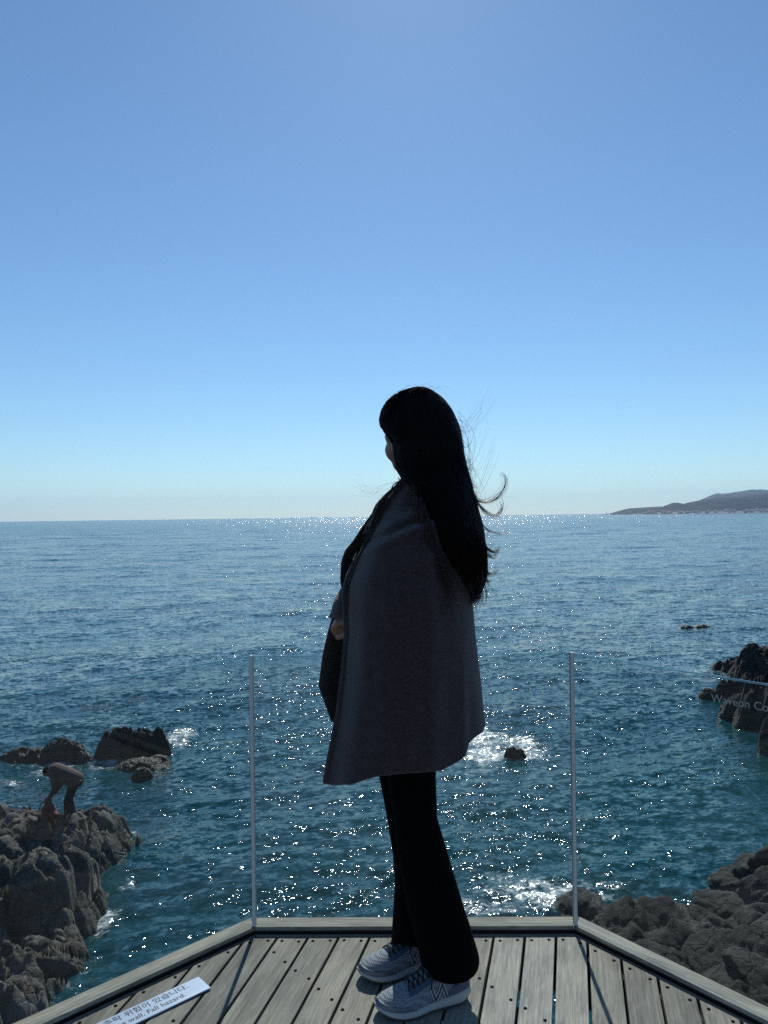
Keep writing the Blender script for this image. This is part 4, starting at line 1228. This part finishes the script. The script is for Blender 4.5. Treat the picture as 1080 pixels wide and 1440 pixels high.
for k in range(1900):
    a = hr.uniform(-0.35, math.pi+0.35)
    y0 = hr.choice([544.5, hr.uniform(546, 600), hr.uniform(600, 720)])
    y1 = hr.uniform(775, 850) if hr.random() < 0.8 else hr.uniform(700, 800); dxl = hr.normal(0, 0.006); dyl = hr.normal(0, 0.004)
    kk = hr.uniform(0.985, 1.012); ph = hr.uniform(0, 6.28); am = hr.uniform(0, 0.05)
    P = []
    for t in np.linspace(0, 1, 16):
        y = y0+(y1-y0)*t
        P.append(hair_pt(min(y, 836), a+am*math.sin(ph+y*0.02), kk+0.015*t*math.sin(ph+y*0.03))+Vector((dxl*max(0, (y-740)/100)**1.5, dyl*t*t, -max(0, y-836)*0.0019)))
    paths.append([tuple(p) for p in P]); rads.append(np.linspace(0.0009, 0.00035, 16))
tag(link('strands', tubes('strands', paths, rads, 3), M_HAIR, hair), kind='stuff')
SIDE = []
def spline(pts, n=18):
    pts = np.array(pts, float); t = np.linspace(0, len(pts)-1, n); out = []
    for x in t:
        i = min(int(x), len(pts)-2); f = x-i
        p0, p1, p2, p3 = pts[max(i-1, 0)], pts[i], pts[i+1], pts[min(i+2, len(pts)-1)]
        out.append(0.5*((2*p1)+(-p0+p2)*f+(2*p0-5*p1+4*p2-p3)*f*f+(-p0+3*p1-3*p2+p3)*f**3))
    return np.array(out)
def lock(pts, cnt, spread, r0, r1=0.00025, Y=2.0, ys=0.02, m=M_WISP, name='wisp', n=18):
    paths, rads = [], []
    base = np.array(pts, float)
    for k in range(cnt):
        w = hr.normal(0, spread, 2); g = np.linspace(0.15, 1.0, len(base))[:, None]
        q = base+w[None, :]*g+hr.normal(0, spread*0.25, base.shape)*g
        s = spline(q, n); yy = Y+hr.uniform(-ys, ys)
        paths.append([tuple(at(a, b, yy)) for a, b in s]); rads.append(np.linspace(r0, r1, n))
    return paths, rads
PA, RA = [], []
def add(*a, **k):
    p, r_ = lock(*a, **k); PA.extend(p); RA.extend(r_)
add([(664, 690), (672, 704), (684, 706), (697, 702), (706, 692), (711, 680), (710, 669), (704, 666)], 9, 1.8, 0.00055)
add([(664, 690), (673, 704), (686, 706), (700, 700), (709, 688), (712, 674)], 12, 4.5, 0.0004, 0.00015)
add([(668, 700), (678, 714), (688, 722), (697, 726), (704, 722), (708, 712)], 10, 2.2, 0.0006)
add([(672, 708), (680, 720), (690, 726), (702, 724), (707, 715), (703, 705)], 8, 3.0, 0.0004)
add([(678, 735), (684, 744), (694, 749), (706, 751), (716, 748)], 8, 1.8, 0.0005)
add([(680, 758), (684, 770), (690, 775), (697, 776), (700, 772)], 22, 2.0, 0.0009)
add([(679, 765), (684, 778), (692, 782), (699, 780)], 14, 2.2, 0.0008)
add([(679, 785), (682, 800), (688, 808), (694, 808), (699, 802)], 14, 1.6, 0.0008)
add([(676, 795), (681, 812), (686, 818), (690, 816)], 12, 2.0, 0.0008)
add([(668, 800), (676, 820), (673, 832), (664, 845), (657, 852)], 22, 2.5, 0.0009)
add([(660, 800), (668, 822), (664, 835), (656, 842)], 18, 3.0, 0.0009)
add([(563, 676), (553, 682), (550, 690), (551, 697)], 8, 1.0, 0.0010)
add([(566, 676), (548, 693), (532, 712), (522, 735), (516, 752), (512, 770)], 46, 2.6, 0.0012)
add([(570, 680), (552, 697), (536, 718), (526, 742), (517, 768), (512, 776)], 40, 3.4, 0.0010)
add([(560, 672), (570, 700), (560, 730), (566, 760), (575, 770), (590, 772)], 3, 3, 0.0006)
add([(575, 690), (580, 720), (578, 750), (590, 765)], 5, 4, 0.0006)
for k in range(150):                          # loose strands over the shoulder, at the front side of the mass
    y0 = hr.uniform(676, 790); x0 = itp(y0, HAIR, 1)+hr.uniform(0, 14); dr_ = hr.uniform(-6, 24)*(1 if hr.random() < 0.8 else 1.6)
    ln = hr.uniform(35, 90); ang2 = hr.uniform(0.1, 0.45)
    pts_ = [(x0, y0), (x0+ln*ang2*0.35-dr_*0.2, y0+ln*0.35), (x0+ln*ang2*0.8-dr_*0.5, y0+ln*0.7), (x0+ln*ang2*1.25-dr_*0.6, y0+ln)]
    add(pts_, 2, 1.6, 0.0007, 0.0003, Y=itp(y0, HAIR, 3)-itp(y0, HAIR, 4)*0.93, ys=0.006)
for k in range(120):                          # ragged ends
    x0 = hr.uniform(628, 680); y0 = hr.uniform(770, 805)
    cu = hr.normal(0, 7)
    add([(x0, y0), (x0+4+cu*0.2, y0+18), (x0+6+cu*0.7, y0+36), (x0+2+cu*1.5, min(y0+54, 856))], 2, 1.6, 0.0007, 0.00025, Y=1.97, ys=0.05)
for k in range(260):                          # soft outer edge, its backlight painted in as brown
    y0 = hr.uniform(560, 760); ln = hr.uniform(40, 110); e_ = hr.uniform(-1.5, 3.0)
    add([(itp(min(y0+ln*t, 825), HAIR, 2)-2.0+e_*math.sin(math.pi*t*hr.uniform(0.8, 1.3)), y0+ln*t) for t in (0, 0.25, 0.5, 0.75, 1.0)], 1, 0.5, 0.00045, 0.0002, Y=itp(y0, HAIR, 3), ys=0.03, n=12)
for k in range(40):                           # small flicks along the outer edge
    y0 = hr.uniform(640, 800); x0 = itp(y0, HAIR, 2)-4; ou = hr.uniform(4, 16)
    add([(x0, y0-12), (x0+3, y0), (x0+ou*0.6, y0+9), (x0+ou, y0+9+hr.uniform(-9, 5))], 3, 1.2, 0.00045, 0.0002)
for k in range(16):                           # hair lifted by the wind, single threads
    y0 = hr.uniform(575, 700); x0 = itp(y0, HAIR, 2)-2
    up = hr.uniform(-70, 10); ou = hr.uniform(16, 55)
    add([(x0, y0), (x0+ou*0.35, y0+up*0.1+8), (x0+ou*0.75, y0+up*0.5), (x0+ou, y0+up)], 2, 4.0, 0.00025, 0.0001)
for k in range(26):
    y0 = hr.uniform(600, 700); x0 = itp(y0, HAIR, 2)-3
    ou = hr.uniform(5, 22)
    add([(x0, y0-25), (x0+ou*0.8, y0-5+hr.uniform(-8, 8)), (x0+ou*hr.uniform(0.7, 1.3), y0+20), (x0+ou*0.5+6, y0+45)], 1, 2.0, 0.0003, 0.00012)
for k in range(14):
    y0 = hr.uniform(555, 585); x0 = itp(y0, HAIR, 1)+3
    add([(x0+14, y0-9), (x0+4, y0-7), (x0-hr.uniform(2, 7), y0+hr.uniform(-4, 6))], 1, 1.5, 0.0003, 0.00012)
for k in range(9):
    x0 = hr.uniform(565, 620)
    add([(x0-8, 552), (x0, 546), (x0+12, 543+hr.uniform(-3, 3)), (x0+25, 550)], 1, 1.5, 0.0003, 0.00012)
for k in range(7):
    add([(562, 676), (540+hr.uniform(-8, 6), 690+hr.uniform(-8, 8)), (520+hr.uniform(-12, 8), 680+hr.uniform(-6, 18)), (505+hr.uniform(-10, 12), 690+hr.uniform(-25, 20))], 1, 1.5, 0.00022, 0.0001)
tag(link('wisps', tubes('wisps', PA, RA, 3), M_WISP, hair), kind='stuff')

# ================================================================== the second figure, stooping on the outcrop
def stooper():
    foot = ground(104, 1141, -5.65)
    zf = float(outcrop_z(np.array([foot.x]), np.array([foot.y]))[0])
    t = empty('person', (foot.x, foot.y, zf))
    k = 1.0
    def P(px, py, dy=0.0):
        q = at(px, py, foot.y+dy); return q+Vector((0, 0, zf-ground(104, 1141, -5.65).z)) if False else q
    bm = bmesh.new()
    hip, shd, hd = P(106, 1096), P(79, 1085), P(66, 1085)
    capsule(bm, hip, shd, 0.20, 0.21)
    for s in (-1, 1): capsule(bm, shd+Vector((0, s*0.13, 0)), shd+Vector((0, s*0.17, -0.02)), 0.09, 0.07)
    ellipsoid(bm, hd, (0.11, 0.09, 0.12)); capsule(bm, shd, hd, 0.08, 0.06)
    fa, fb = Vector((foot.x+0.06, foot.y-0.14, 0)), Vector((foot.x-0.22, foot.y+0.16, 0))
    for f in (fa, fb): f.z = float(outcrop_z(np.array([f.x]), np.array([f.y]))[0])
    for s, f in ((-1, fa), (1, fb)):
        hj = hip+Vector((0, s*0.09, -0.02)); kn = (hj+f)/2+Vector((-0.12, 0, 0.02))
        capsule(bm, hj, kn, 0.125, 0.09); capsule(bm, kn, f+Vector((0, 0, 0.09)), 0.09, 0.075); capsule(bm, f+Vector((0.04, 0, 0.05)), f+Vector((-0.17, 0, 0.04)), 0.05, 0.045)
    hands = []
    for s in (-1, 1):
        sj = shd+Vector((0, s*0.17, -0.03)); el = sj+Vector((0.05, s*0.02, -0.30)); ha = el+Vector((-0.16, -s*0.05, -0.24))
        capsule(bm, sj, el, 0.085, 0.07); capsule(bm, el, ha, 0.065, 0.045)
        ellipsoid(bm, ha+Vector((-0.04, 0, -0.03)), (0.045, 0.03, 0.05))
        for q in range(4): capsule(bm, ha+Vector((-0.05, (q-1.5)*0.02, -0.06)), ha+Vector((-0.06, (q-1.5)*0.022, -0.12)), 0.011, 0.009)
        capsule(bm, ha+Vector((-0.03, -s*0.03, -0.03)), ha+Vector((-0.07, -s*0.04, -0.08)), 0.012, 0.009)
        hands.append(ha)
    me = remeshed('body', bm, 0.017, 3)
    m, n, l, b = mat('stooping_figure_clothes', (0.1, 0.1, 0.1), 0.85)
    mj, *_ = mat('brown_jacket', (0.085, 0.052, 0.042), 0.85); mt, *_ = mat('dark_work_trousers', (0.005, 0.0055, 0.008), 0.85)
    me.materials.append(mj); me.materials.append(mt); me.materials.append(M_SKIN); me.materials.append(M_BLACK)
    for p in me.polygons:
        c = p.center
        hz = hip.z-0.10+(c.x-hip.x)*0.3
        if (c-hd).length < 0.135: p.material_index = 3 if c.z > hd.z-0.02 or c.x > hd.x+0.03 else 2
        elif any((c-h).length < 0.14 and c.z < h.z for h in hands): p.material_index = 2
        elif c.x > shd.x+0.12 and c.z < hz: p.material_index = 1
        elif c.z < shd.z-0.75: p.material_index = 1
    link('body', me, None, t)
    mw, *_ = mat('pale_waistband', (0.3, 0.27, 0.22), 0.7)
    bmw = bmesh.new(); capsule(bmw, P(98, 1099, -0.17), P(115, 1098, -0.12), 0.016, 0.012, 8)
    link('waistband', bm_mesh('waistband', bmw), mw, t)
    tag(t, 'stooping person in brown jacket and dark trousers on the rock outcrop', 'person')
    # red bag by the feet
    mr, *_ = mat('red_bag_cloth', (0.13, 0.016, 0.013), 0.6)
    b0 = foot+Vector((-0.55, -0.12, 0)); b0.z = float(outcrop_z(np.array([b0.x]), np.array([b0.y]))[0])
    bag = empty('bag', b0)
    bmb = bmesh.new(); ellipsoid(bmb, b0+Vector((0, 0, 0.24)), (0.17, 0.15, 0.27)); ellipsoid(bmb, b0+Vector((0.12, -0.02, 0.14)), (0.15, 0.14, 0.16)); capsule(bmb, b0+Vector((-0.04, 0, 0.45)), b0+Vector((0.0, 0, 0.56)), 0.06, 0.09)
    link('sack', remeshed('sack', bmb, 0.02, 3), mr, bag)
    link('strap', tubes('strap', [[tuple(b0+Vector((0.16*math.cos(a), -0.12, 0.36+0.22*math.sin(a)))) for a in np.linspace(0, math.pi, 12)]], [0.014], 6), mt, bag)
    tag(bag, 'red cloth sack standing on the outcrop by the stooping person', 'bag')
stooper()

# ================================================================== air
bm = bmesh.new(); bm_box(bm, -15800, 15800, -15800, 15800, SEA-8, 420)
hz_me = bm_mesh('haze', bm)
mh = bpy.data.materials.new('haze_air'); mh.use_nodes = True
n_, l_ = mh.node_tree.nodes, mh.node_tree.links
n_.clear()
pv = n_.new('ShaderNodeVolumePrincipled'); pv.inputs['Color'].default_value = (0.45, 0.68, 1.0, 1)
pv.inputs['Density'].default_value = 5e-5; pv.inputs['Anisotropy'].default_value = 0.2
ou = n_.new('ShaderNodeOutputMaterial'); l_.new(pv.outputs[0], ou.inputs['Volume'])
hz = link('haze', hz_me, mh, None, False); tag(hz, kind='stuff')
